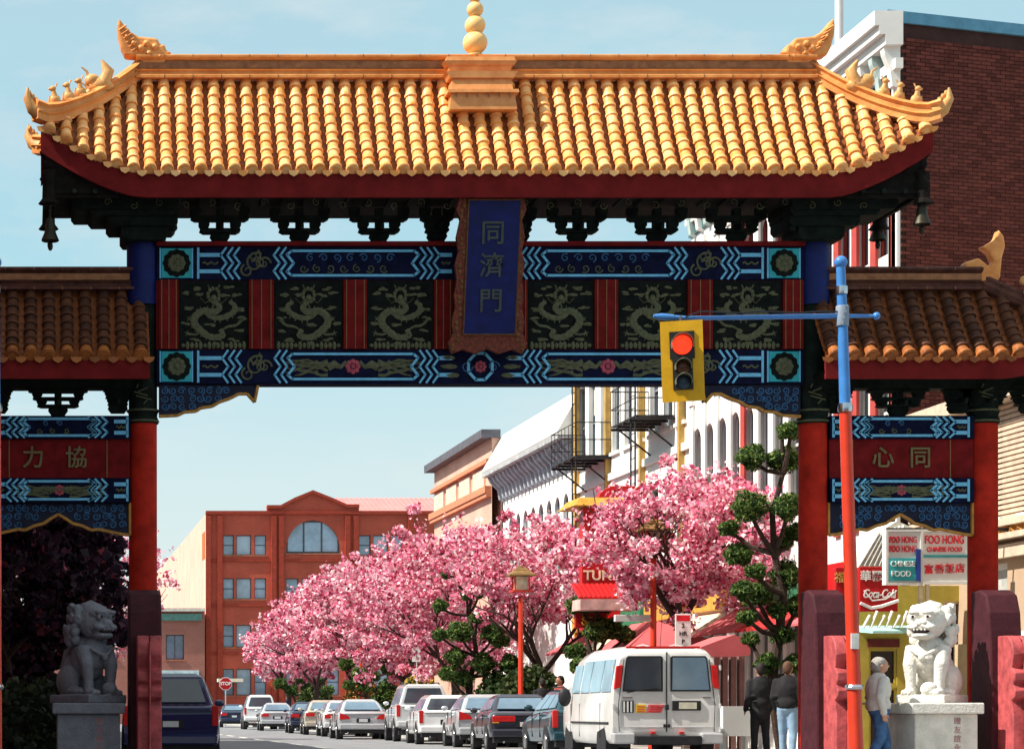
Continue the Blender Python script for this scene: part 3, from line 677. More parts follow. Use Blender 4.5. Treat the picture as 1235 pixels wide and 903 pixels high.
# bells hanging at the corners
def bell(x, y, z, r=.115):
    b = tag(M().lathe([(r*.25, z-.02), (r*.45, z-.04), (r*.62, z-.13), (r*.72, z-.24), (r*1.15, z-.36), (r*1.05, z-.37), (r*.6, z-.25)][::-1], (x, y), 14).build('wind_bell', mat('bronze', (.04,.035,.025), .5, .3, metal=.6), roof_m, smooth=True))
    c = M(); c.tube([(x, y, z-.02), (x, y, z+.24)], .014, 5)
    for q in range(3): c.sph((x, y, z+.08+q*.07), (.03, .03, .035), 6, 5)
    c.sph((x, y, z-.44), (.04, .04, .07), 8, 6); c.cyl((x, y, z-.3), (x, y, z-.44), .01, n=5)
    c.build('bell_chain', MAT['bronze'], b)
for s_ in (-1, 1):
    bell(XR+s_*6.40, 34.1, 8.26 if s_ < 0 else 8.50); bell(XR+s_*6.40, 35.9, 8.64)
# ridge
def ridge(xa, xb, z0, h, parent, y=YF, rm=None):
    sec = [(.20,0), (.20,.04), (.15,.07), (.15,.10), (.185,.13), (.11,.16), (.11,.28), (.15,.30), (.19,.33), (.19,.36), (.13,.385), (.07,.40)]
    k = h/.40; s_ = [(-a, b_*k) for a, b_ in sec] + [(a, b_*k) for a, b_ in sec[::-1]]
    m_ = M(); m_.prism([(y+a, z0+b_) for a, b_ in s_], 'x', xa, xb); r_ = m_.build('ridge', [rm or ridge_m], parent)
    d = M(); d.box(xa+.01, xb-.01, y-.135, y+.135, z0+.165*k, z0+.275*k); d.build('ridge_recess', ridge_d, r_)
    j = M(); n_ = int((xb-xa)/.42)
    for i in range(1, n_):
        q = xa+(xb-xa)*i/n_; j.box(q-.006, q+.006, y-.194, y+.194, z0+.325*k, z0+.365*k); j.box(q-.006, q+.006, y-.204, y+.204, z0-.004, z0+.045*k)
    j.build('ridge_joint', ridge_d, r_)
    return r_
ridge(XR-LR-.05, XR+LR+.05, 10.49, .38, roof_m)
def P35(pts, D=35.0): return [(X(a, D), Z(b_, D)) for a, b_ in pts]
chi = P35([(143,25),(150,34),(158,42),(167,47),(177,48),(189,49),(193,57),(198,56),(200,64),(207,66),(200,71),(199,80),(172,80),(164,71),(151,70),(146,60),(142,44),(141,34)])
def ornament(pts, y0, y1, parent, name, mirr=None, m_=ridge_m):
    q = [(2*XR-a, b_) for a, b_ in pts] if mirr else pts
    o = M().prism(q, 'y', y0, y1).build(name, m_, parent, bevel=.035); return o
for mir in (0, 1):
    o = ornament(chi, 34.86, 35.14, roof_m, 'ridge_dragon', mir)
    d = M()
    for (a, b_, r_) in ((176,56,.05),(170,62,.06),(186,60,.05),(179,68,.045),(160,56,.04),(152,48,.03),(192,72,.04)):
        x, z = P35([(a, b_)])[0]; x = 2*XR-x if mir else x; d.sph((x, 34.85, z), (r_, .05, r_), 8, 6)
    for k in range(6):
        x, z = P35([(148+k*3, 40+k*5)])[0]; x = 2*XR-x if mir else x; d.tube([(x-.06, 34.85, z), (x+.05, 34.84, z+.07)], .014, 4)
    d.build('dragon_carving', ridge_m, o, smooth=True)
# hip ridges with figures
FIG = mat('figure_glaze', (.50, .22, .06), .45, col2=(.78, .42, .16), scale=8)
for sx in (-1, 1):
    for sy in (-1, 1):
        def hp(t, dz=0): return Vector((XR+sx*(LR+RX*t), YF+sy*RY*t, 10.53-1.61*prof(t)+.66*t+dz))
        ts = np.linspace(-.02, 1.06, 12); path = [hp(min(t, 1), .05 + max(0, t-.85)**2*1.5) + Vector((sx*max(0, t-1)*RX, sy*max(0, t-1)*RY, 0)) for t in ts]
        m_ = M()
        pts = []
        side = Vector((0, 1, 0)); 
        for p in path:
            for dy, dz in ((-.09,-.06),(-.09,.03),(-.12,.06),(-.07,.09),(-.07,.15),(-.11,.19),(-.05,.24),(.05,.24),(.11,.19),(.07,.15),(.07,.09),(.12,.06),(.09,.03),(.09,-.06)):
                pts.append(p + Vector((dy*.55, dy*sx*sy*-1.0, dz)))
        k = 14; fs = []
        for i in range(len(path)-1):
            for j in range(k): fs.append((i*k+j, (i+1)*k+j, (i+1)*k+(j+1)%k, i*k+(j+1)%k))
        fs += [list(range(k-1,-1,-1)), [(len(path)-1)*k+j for j in range(k)]]
        m_.add(pts, fs); h = m_.build('hip_ridge', ridge_m, roof_m)
        # big beast, three seated figures, upturned tip
        b = M(); p = hp(.40, .24); b.sph(p+Vector((0,0,.05)), (.20,.10,.12)); b.sph(p+Vector((-sx*-.12,0,.12)), (.12,.09,.10))
        b.tube([p+Vector((-sx*.05,0,.08)), p+Vector((-sx*.12,0,.26)), p+Vector((-sx*.02,0,.42))], [.10,.09,.02], 7)
        b.tube([p+Vector((sx*.18,0,.16)), p+Vector((sx*.20,0,.26)), p+Vector((sx*.28,0,.32))], [.03,.02,.01], 5)
        b.build('ridge_beast', FIG, roof_m, smooth=60)
        for t in (.60, .72, .86):
            p = hp(t, .25); f = M()
            f.sph(p+Vector((0,0,.07)), (.085,.06,.09)); f.tube([p+Vector((0,0,.08)), p+Vector((sx*.02,0,.2))], [.06,.035], 7)
            f.sph(p+Vector((sx*.03,0,.24)), (.05,.04,.045)); f.sph(p+Vector((sx*.07,0,.235)), (.03,.025,.02), 6, 4)
            f.tube([p+Vector((sx*.07,0,.13)), p+Vector((sx*.09,0,0))], .018, 5); f.tube([p+Vector((-sx*.01,0,.27)), p+Vector((-sx*.03,0,.32))], .012, 4)
            f.build('ridge_figure', FIG, roof_m, smooth=60)
        p = hp(1, .16); tp = M()
        tp.tube([p, p+Vector((sx*.12,sy*.05,.06)), p+Vector((sx*.20,sy*.08,.20)), p+Vector((sx*.19,sy*.08,.36))], [.13,.10,.06,.015], 7)
        for q in range(4): tp.sph(p+Vector((sx*(.02+.05*q), sy*.03, .14+.05*q)), (.035,.03,.05), 6, 4)
        tp.build('upturned_tip', FIG, roof_m, smooth=60)
# central cap and spire
cb = M(); cxm = X(580, 34.6)
def frus(m_, x, z0, z1, a0, a1, b0, b1, y=YF): m_.hexa([(x-a0,y-b0,z0),(x+a0,y-b0,z0),(x+a0,y+b0,z0),(x-a0,y+b0,z0)], [(x-a1,y-b1,z1),(x+a1,y-b1,z1),(x+a1,y+b1,z1),(x-a1,y+b1,z1)])
S5 = 34.6
zz5 = lambda py: Z(py, S5)
frus(cb, cxm, zz5(136), zz5(116), .50, .47, .60, .57); frus(cb, cxm, zz5(116), zz5(112), .53, .52, .62, .61)
frus(cb, cxm, zz5(112), zz5(96), .46, .44, .52, .46); frus(cb, cxm, zz5(96), zz5(92), .48, .50, .50, .50); frus(cb, cxm, zz5(92), zz5(88), .50, .54, .5, .5)
frus(cb, cxm, zz5(88), zz5(78), .44, .48, .34, .36); frus(cb, cxm, zz5(78), zz5(73), .50, .55, .38, .40); frus(cb, cxm, zz5(73), zz5(68), .52, .50, .40, .38)
ridgec = cb.build('spire_pedestal', mat('glazed_orange', (.55,.20,.06), .45, col2=(.72,.33,.12), scale=5), roof_m)
jj = M()
for k in range(6): jj.box(cxm-.40+k*.16-.006, cxm-.40+k*.16+.006, YF-.61, YF-.59, zz5(121), zz5(113))
jj.build('pedestal_joint', ridge_d, ridgec)
sp = root_sp = M(); cx5 = X(573, 35)
prf = [(.15, Z(68,35)), (.10, Z(66,35))]
for cy, r_ in ((52,.185), (31,.155), (12,.125), (-4,.10), (-18,.08), (-30,.06)):
    zc = Z(cy, 35); prf += [(r_*math.sin(a), zc-r_*.95*math.cos(a)) for a in np.linspace(.5, math.pi-.5, 9)]
prf.append((.01, Z(-44,35)))
sp.lathe(prf, (cx5, YF), 24); sp.build('spire', mat('spire_glaze', (.80,.50,.20), .45, .12), roof_m, smooth=60)
# side roofs
for s_ in (1, -1):
    xi, xo = XC+s_*4.98, XC+s_*7.55
    a, b_ = min(xi, xo), max(xi, xo)
    rs, SS = roof(gate, a, b_, s_ < 0, s_ > 0, 1.5, .82, 7.36, 6.22, .42, .27, .165, budget, 'side_roof', .27, .18, 'lower roof of glazed tiles coloured dark for shade over the side bay', colour=tile_sh, endc=mat('shaded_edge_glaze', (.20,.06,.018), .45, col2=(.42,.14,.035), island=.7, scale=6))  # cover and eave tile colours darkened in place of shade
    ridge(a, b_, 7.32, .36, rs, rm=ridge_sh)
    f = P35([(1140,345),(1152,330),(1166,338)]) 
    hr = M()
    def hq(t, dz=0): return Vector((xo+s_*1.5*t, YF-.82*t, 7.36-1.14*prof(t)+.42*t+dz))
    hr.tube([hq(t, .08) for t in np.linspace(0, 1.02, 8)], .10, 8); hr.tube([hq(t, .2) for t in np.linspace(0, 1.02, 8)], .06, 8)
    hr.tube([Vector((v.x, 2*YF-v.y, v.z)) for v in [hq(t, .08) for t in np.linspace(0, 1.02, 8)]], .10, 8); hr.build('hip_ridge', ridge_sh, rs, smooth=True)
    # fish-tail ornament at the outer end of the ridge
    base = [(1165,345),(1160,318),(1178,312),(1190,322),(1196,318),(1190,306),(1180,299),(1186,297),(1198,290),(1202,278),(1208,286),(1210,298),(1206,312),(1204,335),(1198,345)]
    pts = [(X(p_, 35), Z(q_, 35)) for p_, q_ in base]
    if s_ < 0: pts = [(2*XC-p_, q_) for p_, q_ in pts]
    ornament(pts, 34.9, 35.1, rs, 'ridge_dragon')
    be = M(); be.sph(hq(.45, .3), (.16,.1,.14)); be.sph(hq(.38, .42), (.09,.07,.08)); be.build('ridge_beast', FIG, rs, smooth=60)
    M().box(min(xi, xo+s_*1.4), max(xi, xo+s_*1.4), 34.26, 35.74, 5.97, 6.03).build('soffit', soff_m, rs)
    M().box(min(xi, xo+s_*1.4), max(xi, xo+s_*1.4), 34.85, 35.15, 5.84, 6.0).build('eave_board', green_m, rs)
    mid = (XC+s_*(HC+SC)/2)
    bracket(mid, Z(501,35), 5.90, .45, gate, slots=2)
    for q, hw in ((XC+s_*(HC+.38), .22), (XC+s_*(SC-.38), .22), (XC+s_*SC, .40), (XC+s_*(SC+.7), .3)): bracket(q, Z(500,35)+.02, 5.90, hw, gate, slots=2)
# column-clasping stones at the feet
for s_, off in ((1, HC), (1, SC), (-1, HC), (-1, SC)):
    cx = XC+s_*off+.0
    m_ = M(); zt = 2.75
    pr = [(34.86, .14), (34.1, .14), (34.1, 1.25), (34.14, 1.9), (34.2, 2.45), (34.32, 2.72), (34.55, 2.80), (34.86, 2.78)]
    m_.prism(pr, 'x', cx-.24, cx+.24); st = m_.build('clasping_stone', maroon_m, gate, bevel=.03)
    r2 = M(); xa, xb = cx-.14, cx+.21
    DY = .22
    arc = [(33.9, .14), (33.35, .14), (33.35, .95), (33.42, 1.15), (33.30, 1.2), (33.28, 1.30), (33.36, 1.38), (33.30, 1.44), (33.30, 1.56), (33.42, 1.62)]
    arc += [(33.62-.28*math.cos(a), 1.75+.35*math.sin(a)) for a in np.linspace(.2, 1.5, 7)] + [(33.9, 2.1)]
    arc = [(a+DY, b_) for a, b_ in arc]
    r2.prism(arc, 'x', xa, cx+.028); r2.prism(arc, 'x', cx+.042, xb); r2.box(cx+.02, cx+.05, 33.45, 33.9, .14, 2.0)
    r2.build('drum_scroll', pinkst_m, st, bevel=.02, smooth=30)
# ================================================================ buildings
def wall(mb, p0, p1, z0, z1, ops, th=.3, rev=None):
    """upright wall from p0 to p1 (xy), outer face to the right-hand side of p0->p1 seen from outside; ops: (u0,u1,za,zb) openings"""
    p0, p1 = Vector((*p0, 0)), Vector((*p1, 0)); d = (p1-p0); Lw = d.length; d /= Lw; nrm = Vector((d.y, -d.x, 0))
    us = sorted({0, Lw, *[o[0] for o in ops], *[o[1] for o in ops]}); zs = sorted({z0, z1, *[o[2] for o in ops], *[o[3] for o in ops]})
    us = [u for u in us if -1e-6 <= u <= Lw+1e-6]; zs = [z for z in zs if z0-1e-6 <= z <= z1+1e-6]
    def P(u, z, k=0): v = p0+d*u-nrm*k; return (v.x, v.y, z)
    for a, b in zip(us, us[1:]):
        run = None
        for c, e in zip(zs, zs[1:]):
            um, zm = (a+b)/2, (c+e)/2
            if any(o[0] < um < o[1] and o[2] < zm < o[3] for o in ops): continue
            mb.add([P(a,c), P(b,c), P(b,e), P(a,e)], [(0,1,2,3)])
    for o in ops:
        a, b, c, e = o[:4]
        mb.add([P(a,c), P(b,c), P(b,e), P(a,e), P(a,c,th), P(b,c,th), P(b,e,th), P(a,e,th)], [(0,4,5,1), (1,5,6,2), (2,6,7,3), (3,7,4,0)])
    mb.add([P(0,z0,.35), P(Lw,z0,.35), P(Lw,z1,.35), P(0,z1,.35)], [(3,2,1,0)])
    mb.add([P(0,z1), P(Lw,z1), P(Lw,z1,.35), P(0,z1,.35)], [(0,1,2,3)])
    return P, nrm, d
def window(par, P, o, fm, gm_, name='window', arch=False, mull=(1, 1), dep=.12, fr=.06, sill=None, blind=None):
    a, b, c, e = o; w_ = M()
    def bar(u0, u1, za, zb_, k0, k1, mb=None):
        (mb or w_).hexa([P(u0,za,k0), P(u1,za,k0), P(u1,za,k1), P(u0,za,k1)], [P(u0,zb_,k0), P(u1,zb_,k0), P(u1,zb_,k1), P(u0,zb_,k1)])
    k0, k1 = dep-.05, dep+.03
    bar(a, a+fr, c, e, k0, k1); bar(b-fr, b, c, e, k0, k1); bar(a+fr, b-fr, c, c+fr, k0, k1); bar(a+fr, b-fr, e-fr, e, k0, k1)
    for i in range(1, mull[0]): u = a+(b-a)*i/mull[0]; bar(u-fr*.4, u+fr*.4, c+fr, e-fr, k0+.01, k1)
    for i in range(1, mull[1]): z = c+(e-c)*i/mull[1]; bar(a+fr, b-fr, z-fr*.5, z+fr*.5, k0+.005, k1)
    if arch:                     # pointed or round head: spandrel corners fill the top
        r_ = (b-a)/2; n = 8
        for s_ in (0, 1):
            pts = [((a if s_ == 0 else b), e-r_*1.1)] + [((a+b)/2+(-1 if s_ == 0 else 1)*r_*math.cos(t), e-r_*1.1+r_*1.1*math.sin(t)) for t in np.linspace(0, math.pi/2, n)] + [((a if s_ == 0 else b), e)]
            vs = [P(u, z, .0) for u, z in pts]; vs2 = [P(u, z, dep-.06) for u, z in pts]; m_ = len(pts)
            w_.mi = 1; w_.add([P(u, z, .004) for u, z in pts]+vs2, [list(range(m_)), list(range(2*m_-1, m_-1, -1))]+[(i, i+m_, (i+1)%m_+m_, (i+1)%m_) for i in range(m_)]); w_.mi = 0
    wo_ = w_.build(name, [fm, arch if arch and arch is not True else fm], par)
    g = M(); g.add([P(a+fr*.5,c+fr*.5,dep), P(b-fr*.5,c+fr*.5,dep), P(b-fr*.5,e-fr*.5,dep), P(a+fr*.5,e-fr*.5,dep)], [(0,1,2,3)]); g.build('pane', gm_, wo_)
    if blind:
        g = M(); zq = e-(e-c)*blind; g.add([P(a+fr,zq,dep-.012), P(b-fr,zq,dep-.012), P(b-fr,e-fr,dep-.012), P(a+fr,e-fr,dep-.012)], [(0,1,2,3)]); g.build('blind', mat('blind', (.6,.58,.52), .8, .1), wo_)
    if sill:
        g = M(); bar(a-.08, b+.08, c-.1, c-.002, -.08, .05, g); g.build('sill', sill, wo_)
    return wo_
# ---------------- tall brick building (right): bricks built one by one on the wall in view
BA = root('brick_building', 'tall dark brick building with white bracketed cornice rising behind the right of the gate', 'building', (16.5, 44.6, 0))
A0, A1 = (16.5, 44.6), (28.0, 48.4)
wv = Vector((A1[0]-A0[0], A1[1]-A0[1], 0)); wl = wv.length; wd = wv/wl; wn = Vector((wd.y, -wd.x, 0))
mort = mat('mortar', (.045,.022,.02), .9, .3, 3)
ww = M(); wall(ww, A0, A1, 0, 14.2, []); ww.build('end_wall', mort, BA)
bk = M().box(-.105, .105, -.012, .012, -.031, .031).mesh('brick', [mat('wall_brick', (.075,.019,.015), .85, col2=(.155,.042,.032), island=.7, scale=2, bump=.3, bscale=40)])
rest = M(); cnt = 0; rotm = Matrix((wd, -wn, Vector((0,0,1)))).transposed().to_4x4()
hang = []
row = 0; z = 5.4
while z < 13.95:
    u = .0 + (.115 if row % 2 else .225)/1
    while u < 4.4:
        p = Vector((*A0, 0)) + wd*u + wn*(.008+random.uniform(-.003,.004)); p.z = z
        px = 50+p.x*2800/p.y
        vis = px < 1240
        hang.append((0 if (vis and z > 7.9 and z < 13.9) else 1, random.random(), p)); u += .222
    z += .0745; row += 1
hang.sort(key=lambda t: (t[0], t[1]))
for i, (_, _, p) in enumerate(hang):
    mx_ = rotm.copy(); mx_.translation = p
    if i < 300: inst('brick', bk, BA, mx_)
    else: rest.add([mx_ @ v.co for v in bk.vertices], [list(q.vertices) for q in bk.polygons])
rest.build('brickwork', MAT['wall_brick'], BA, kind='stuff')
M().hexa([(16.2,44.45,14.2),(28.3,48.3,14.2),(28.1,48.9,14.2),(16.2,45.0,14.2)], [(16.2,44.45,14.42),(28.3,48.3,14.42),(28.1,48.9,14.42),(16.2,45.0,14.42)]).build('coping', mat('blue_flashing', (.10,.28,.42), .5, .15), BA)
# street side of the same building
facade_ops = []
redp = mat('brick_red_paint', (.42,.06,.05), .7, .15, 3)
for i in range(13):
    u = .65+i*1.07
    facade_ops += [(14.4-u-.7, 14.4-u, 9.9, 12.3), (14.4-u-.7, 14.4-u, 5.6, 8.1), (14.4-u-.8, 14.4-u, .5, 3.2)]
fw = M(); PA, nA, dA = wall(fw, (16.5, 59.0), (16.5, 44.76), 0, 13.6, facade_ops, .22); fw.box(16.44, 16.515, 44.61, 44.9, 0, 13.6); fw.build('street_wall', white_p, BA)
for k, o in enumerate(facade_ops): window(BA, PA, o, white_p if k % 3 else redp, glass_m, arch=white_p if k % 3 != 2 else False, mull=(1, 2) if k % 3 != 2 else (1, 1), dep=.16)
for i in range(14):
    u = .25+i*1.07; q = 14.4-u
    pm = M(); y = 59.0-q
    pm.box(16.44, 16.498, y-.15, y+.15, 4.6, 12.6); pm.box(16.4, 16.498, y-.18, y+.18, 12.6, 12.8); pm.box(16.4, 16.498, y-.18, y+.18, 8.7, 8.85); pm.build('pilaster', redp if (i < 6 or i in (9,)) else white_p, BA)
cn = M()
for k, (a, z0, z1) in enumerate(((.15, 13.3, 13.5), (.34, 13.75, 13.95), (.46, 13.95, 14.12), (.55, 14.12, 14.4))): cn.box(16.5-a, 16.5, 44.45, 59.0, z0, z1)
cn.build('cornice', white_p, BA); M().box(16.44, 16.5, 44.62, 59, 13.0, 13.3).build('cornice_frieze', mat('frieze_teal', (.06,.13,.14), .7), BA)
for i in range(22):
    y = 44.6+i*.66; M().prism([(16.5, 13.75), (16.18, 13.75), (16.2, 13.6), (16.3, 13.35), (16.35, 13.0), (16.5, 12.95)], 'y', y, y+.2).build('cornice_bracket', mat('cornice_green_grey', (.42,.52,.50), .6, .2) if i % 2 else white_p, BA)
wb = M(); wb.box(16.85, 28, 48.6, 59, 0, 14.0); wb.build('rear_block', redp, BA)
tag(M().lathe([(.09, 0), (.085, 4.0), (.05, 4.02)], (X(1012, 49.5), 49.5), 12).build('roof_pole', white_p, smooth=30), 'slim white pole standing on the roof behind the white cornice', 'pole').location.z = 13.95
# ---------------- white hotel with fire escapes
WH = root('white_hotel', 'long white painted building with tall sash windows and two black fire escapes', 'building', (16.6, 59.3, 0))
ops = []
for yy in (60.2, 61.5, 62.9, 64.3, 65.7, 67.1, 68.5, 70.0, 71.3):
    q = 72.3-yy; ops += [(q-.42, q+.42, 8.5, 10.9), (q-.42, q+.42, 4.8, 7.0), (q-.6, q+.6, .5, 3.1)]
w_ = M(); PW, nW, dW = wall(w_, (16.6, 72.3), (16.6, 59.02), 0, 11.9, ops, .25); w_.build('street_wall', white_p, WH)
for i, o in enumerate(ops): window(WH, PW, o, mat('grey_sash', (.25,.26,.28), .6, .2), glass_m, mull=(1, 2), dep=.16, sill=white_p, blind=[None, .4, None, .55, None][i % 5] if i % 3 != 2 else None)
c = M(); c.box(16.15, 16.6, 59.05, 72.4, 11.5, 11.7); c.box(16.0, 16.6, 59.05, 72.5, 11.7, 11.95); c.box(16.5, 16.6, 59.05, 72.3, 7.7, 7.9); c.box(16.5, 16.6, 59.05, 72.3, 11.0, 11.1); c.build('cornice', white_p, WH)
M().box(17.0, 27, 59.3, 72.1, 0, 11.7).build('rear_block', white_p, WH)
for i in range(4):
    M().box(16.45, 16.6, 60.0+i*3.9-.09, 60.0+i*3.9+.09, .2, 11.5).build('downpipe', mat('ochre_pipe', (.45,.28,.08), .6), WH)
def fire_escape(y0, y1, z, par):
    m_ = M(); x0, x1 = 15.55, 16.58
    m_.box(x0, x1, y0, y1, z-.03, z)
    for k in range(5): m_.box(x0, x1, y0+(y1-y0)*k/4-.03, y0+(y1-y0)*k/4+.03, z-.12, z-.05)
    f = m_.build('fire_escape', dark_m, par); r_ = M()
    for h in (.45, .95): r_.tube([(x1, y0, z+h), (x0, y0, z+h), (x0, y1, z+h), (x1, y1, z+h)], .016, 4)
    n_ = int((y1-y0)/.45)
    for k in range(n_+1): y = y0+(y1-y0)*k/n_; r_.cyl((x0, y, z), (x0, y, z+.95), .009, n=4)
    for k in range(5):
        for y in (y0, y1): r_.cyl((x0+(x1-x0)*k/4, y, z), (x0+(x1-x0)*k/4, y, z+.95), .009, n=4)
    r_.build('railing', dark_m, f)
    l_ = M()
    for s_ in (0, .45): l_.cyl((x0+.1, y0+.4+s_, z-2.6), (x0+.1, y0+.4+s_, z+3.0), .025, n=4)
    for k in range(16): l_.cyl((x0+.1, y0+.4, z-2.4+k*.33), (x0+.1, y0+.85, z-2.4+k*.33), .015, n=4)
    l_.build('ladder', dark_m, f); b_ = M()
    for y in (y0+.2, y1-.2): M().tube([(x0+.1, y, z-.06), (x1, y, z-.8)], .025, 4).build('strut', dark_m, f)
fire_escape(67.6, 70.8, 8.45, WH); fire_escape(60.8, 63.4, 8.75, WH)
# ---------------- building with pale mansard and arched windows
MB = root('mansard_building', 'white building with pale projecting sloped roof over a row of tall arched windows', 'building', (17, 72.6, 0))
ops = []
for k in range(9): y = 73.2+k*1.25; ops.append((85-y-.75, 85-y, 4.6, 8.0))
w_ = M(); PM, *_ = wall(w_, (16.9, 85.0), (16.9, 72.5), 0, 9.9, ops, .22); w_.build('street_wall', white_p, MB)
for o in ops: window(MB, PM, o, mat('grey_sash', (.2,.2,.2)), glass_m, arch=white_p, mull=(1, 2), dep=.15)
mn = M(); mn.prism([(16.15, 9.62), (16.9, 9.62), (17.3, 9.9), (17.3, 11.05), (16.9, 11.1), (16.1, 9.72)], 'y', 72.5, 85.0); mn.build('mansard_roof', mat('pale_metal_roof', (.70,.72,.70), .6, .1, .8), MB)
s_ = M(); s_.box(16.12, 16.9, 72.5, 85, 9.52, 9.61); s_.build('soffit', mat('grey_soffit', (.35,.36,.38), .7, .3, 3), MB)
for k in range(20): M().prism([(16.9, 9.5), (16.3, 9.5), (16.4, 9.3), (16.65, 9.05), (16.72, 8.7), (16.9, 8.6)], 'y', 72.7+k*.63, 72.9+k*.63).build('eave_bracket', mat('bracket_blue_grey', (.40,.44,.50), .7, .3), MB)
M().box(17.1, 27, 72.6, 84.9, 0, 9.9).build('rear_block', white_p, MB)
# ---------------- peach brick building
PB = root('peach_building', 'peach brick building with dark flat roof edge beyond the white mansard', 'building', (16.5, 85.1, 0))
pbm = brickmat('peach_brick', (.80,.45,.34), (.86,.52,.40), (.75,.55,.45))
ops = [(97.5-86.5-k*2.2-1.1, 97.5-86.5-k*2.2, 5.2, 7.6) for k in range(5)]
w_ = M(); PP, *_ = wall(w_, (16.5, 97.5), (16.5, 85.05), 0, 11.0, ops, .22); w_.build('street_wall', pbm, PB)
w_ = M(); wall(w_, (16.5, 85.06), (24.5, 85.06), 9.5, 11.0, []); w_.build('end_wall', pbm, PB)
for o in ops: window(PB, PP, o, white_p, glassb_m, mull=(1, 2), dep=.15)
c = M(); c.box(16.1, 16.8, 84.95, 97.7, 11.0, 11.3); c.build('parapet_cap', mat('dark_slate', (.10,.10,.12), .7), PB)
c = M(); c.box(16.3, 16.5, 85.1, 97.5, 10.1, 10.25); c.box(16.25, 16.5, 85.1, 97.5, 9.0, 9.25); c.box(16.3, 16.5, 85.1, 97.5, 8.85, 9.0); c.box(16.35, 16.5, 85.1, 97.5, 4.3, 4.6); c.build('string_course', mat('orange_trim', (.58,.22,.12), .7, .15), PB)
for k in range(4): 
    y = 86.2+k*2.9; M().box(16.42, 16.5, y, y+2.2, 9.3, 10.0).build('frieze_panel', mat('pale_peach', (.72,.5,.40), .8), PB)
M().box(16.9, 27, 85.5, 97.3, 0, 10.8).build('rear_block', pbm, PB)
# ---------------- far red brick block closing the street
FB = root('red_brick_block', 'red brick block with gabled centre and large arched window closing the street', 'building', (20, 180, 0))
FY = 180.0; s5 = 2800/FY
fx = lambda px: X(px, FY); fz = lambda py: Z(py, FY)
rbm = brickmat('rust_brick', (.56,.080,.042), (.66,.105,.055), (.5,.17,.12))
gm2 = [mat('window_pale_blue', (.26,.38,.50), .1, .3, .8, spec=1.0), mat('window_reflecting', (.34,.46,.56), .1, .3, .6, spec=1.0), MAT['window_pale_blue']]
ops = []; grp = []
for ya, yb_ in ((645, 669), (697, 722), (753, 780), (806, 838)):
    for x0, x1 in ((269,282),(285,303),(307,321),(433,447),(450,468),(472,486)): ops.append((fx(x0), fx(x1), fz(yb_), fz(ya)))
for ya, yb_ in ((697, 722), (753, 780), (806, 838)):
    for x0, x1 in ((345,360),(364,390),(394,409)): ops.append((fx(x0), fx(x1), fz(yb_), fz(ya)))
ops.append((fx(345), fx(410), fz(667), fz(627)))
off = fx(248); o2 = [(a-off, b-off, c_, e_) for a, b, c_, e_ in ops]
w_ = M(); PF, *_ = wall(w_, (off, FY), (fx(560), FY), 0, fz(618), o2, .5); w_.prism([(fx(322), fz(618)), (fx(433), fz(618)), (fx(433), fz(612)), (fx(418), fz(612)), (fx(400), fz(604)), (fx(377), fz(595)), (fx(355), fz(604)), (fx(338), fz(613)), (fx(322), fz(613))], 'y', FY-.01, FY+.5)
w_.build('front_wall', rbm, FB)
for i, o in enumerate(o2):
    ar = i >= len(o2)-1
    window(FB, PF, o, mat('dark_frame', (.09,.09,.10), .5), gm2[i % 3], mull=(3 if ar else 1, 2 if o[1]-o[0] < 1.05 else 1), dep=.3, fr=.16 if ar else .06, arch=rbm if ar else False, sill=mat('brick_sill', (.4,.14,.08), .8))
tr = M()
tr.box(off, fx(560), FY-.25, FY, fz(620), fz(616)); 
for px in (248, 262, 327, 336, 416, 426, 492): tr.box(fx(px), fx(px+6), FY-.3, FY, 0, fz(622))
for py in (674, 728, 786): tr.box(off, fx(560), FY-.12, FY, fz(py+3), fz(py))
tr.build('brick_trim', mat('rust_trim', (.31,.045,.025), .8, .2), FB)
g = M(); 
for a, b_ in (((322,613),(338,613)),((338,613),(355,604)),((355,604),(377,595)),((377,595),(400,604)),((400,604),(418,612)),((418,612),(433,612))): g.hexa([(fx(a[0]),FY-.3,fz(a[1])),(fx(b_[0]),FY-.3,fz(b_[1])),(fx(b_[0]),FY+.6,fz(b_[1])),(fx(a[0]),FY+.6,fz(a[1]))], [(fx(a[0]),FY-.3,fz(a[1])+.25),(fx(b_[0]),FY-.3,fz(b_[1])+.25),(fx(b_[0]),FY+.6,fz(b_[1])+.25),(fx(a[0]),FY+.6,fz(a[1])+.25)])
g.build('gable_coping', MAT['rust_trim'], FB)
w_ = M(); wall(w_, (off, 262), (off, FY), 0, fz(620), []); w_.build('side_wall', peach_p, FB)
for k in range(2): M().box(off-.06, off, 180.6+k*1.6, 181.6+k*1.6, fz(672), fz(640)).build('side_opening', mat('orange_recess', (.55,.16,.05), .8), FB)
pr_ = M(); pr_.add([(fx(395), FY+3, fz(618)), (fx(560), FY+3, fz(618)), (fx(560), FY+11, fz(596)+.7), (fx(395), FY+11, fz(596)+.7)], [(0,1,2,3)]); pr_.box(off+.4, fx(558), FY+.6, 260, 0, fz(620)-.1)
for k in range(26): q = fx(395)+(fx(560)-fx(395))*k/26; pr_.hexa([(q, FY+3, fz(618)), (q+.08, FY+3, fz(618)), (q+.08, FY+11, fz(596)+.7), (q, FY+11, fz(596)+.7)], [(q, FY+3, fz(618)+.1), (q+.08, FY+3, fz(618)+.1), (q+.08, FY+11, fz(596)+.8), (q, FY+11, fz(596)+.8)])
pr_.build('metal_roof', mat('pink_metal_roof', (.62,.24,.23), .5, .1, .5), FB)
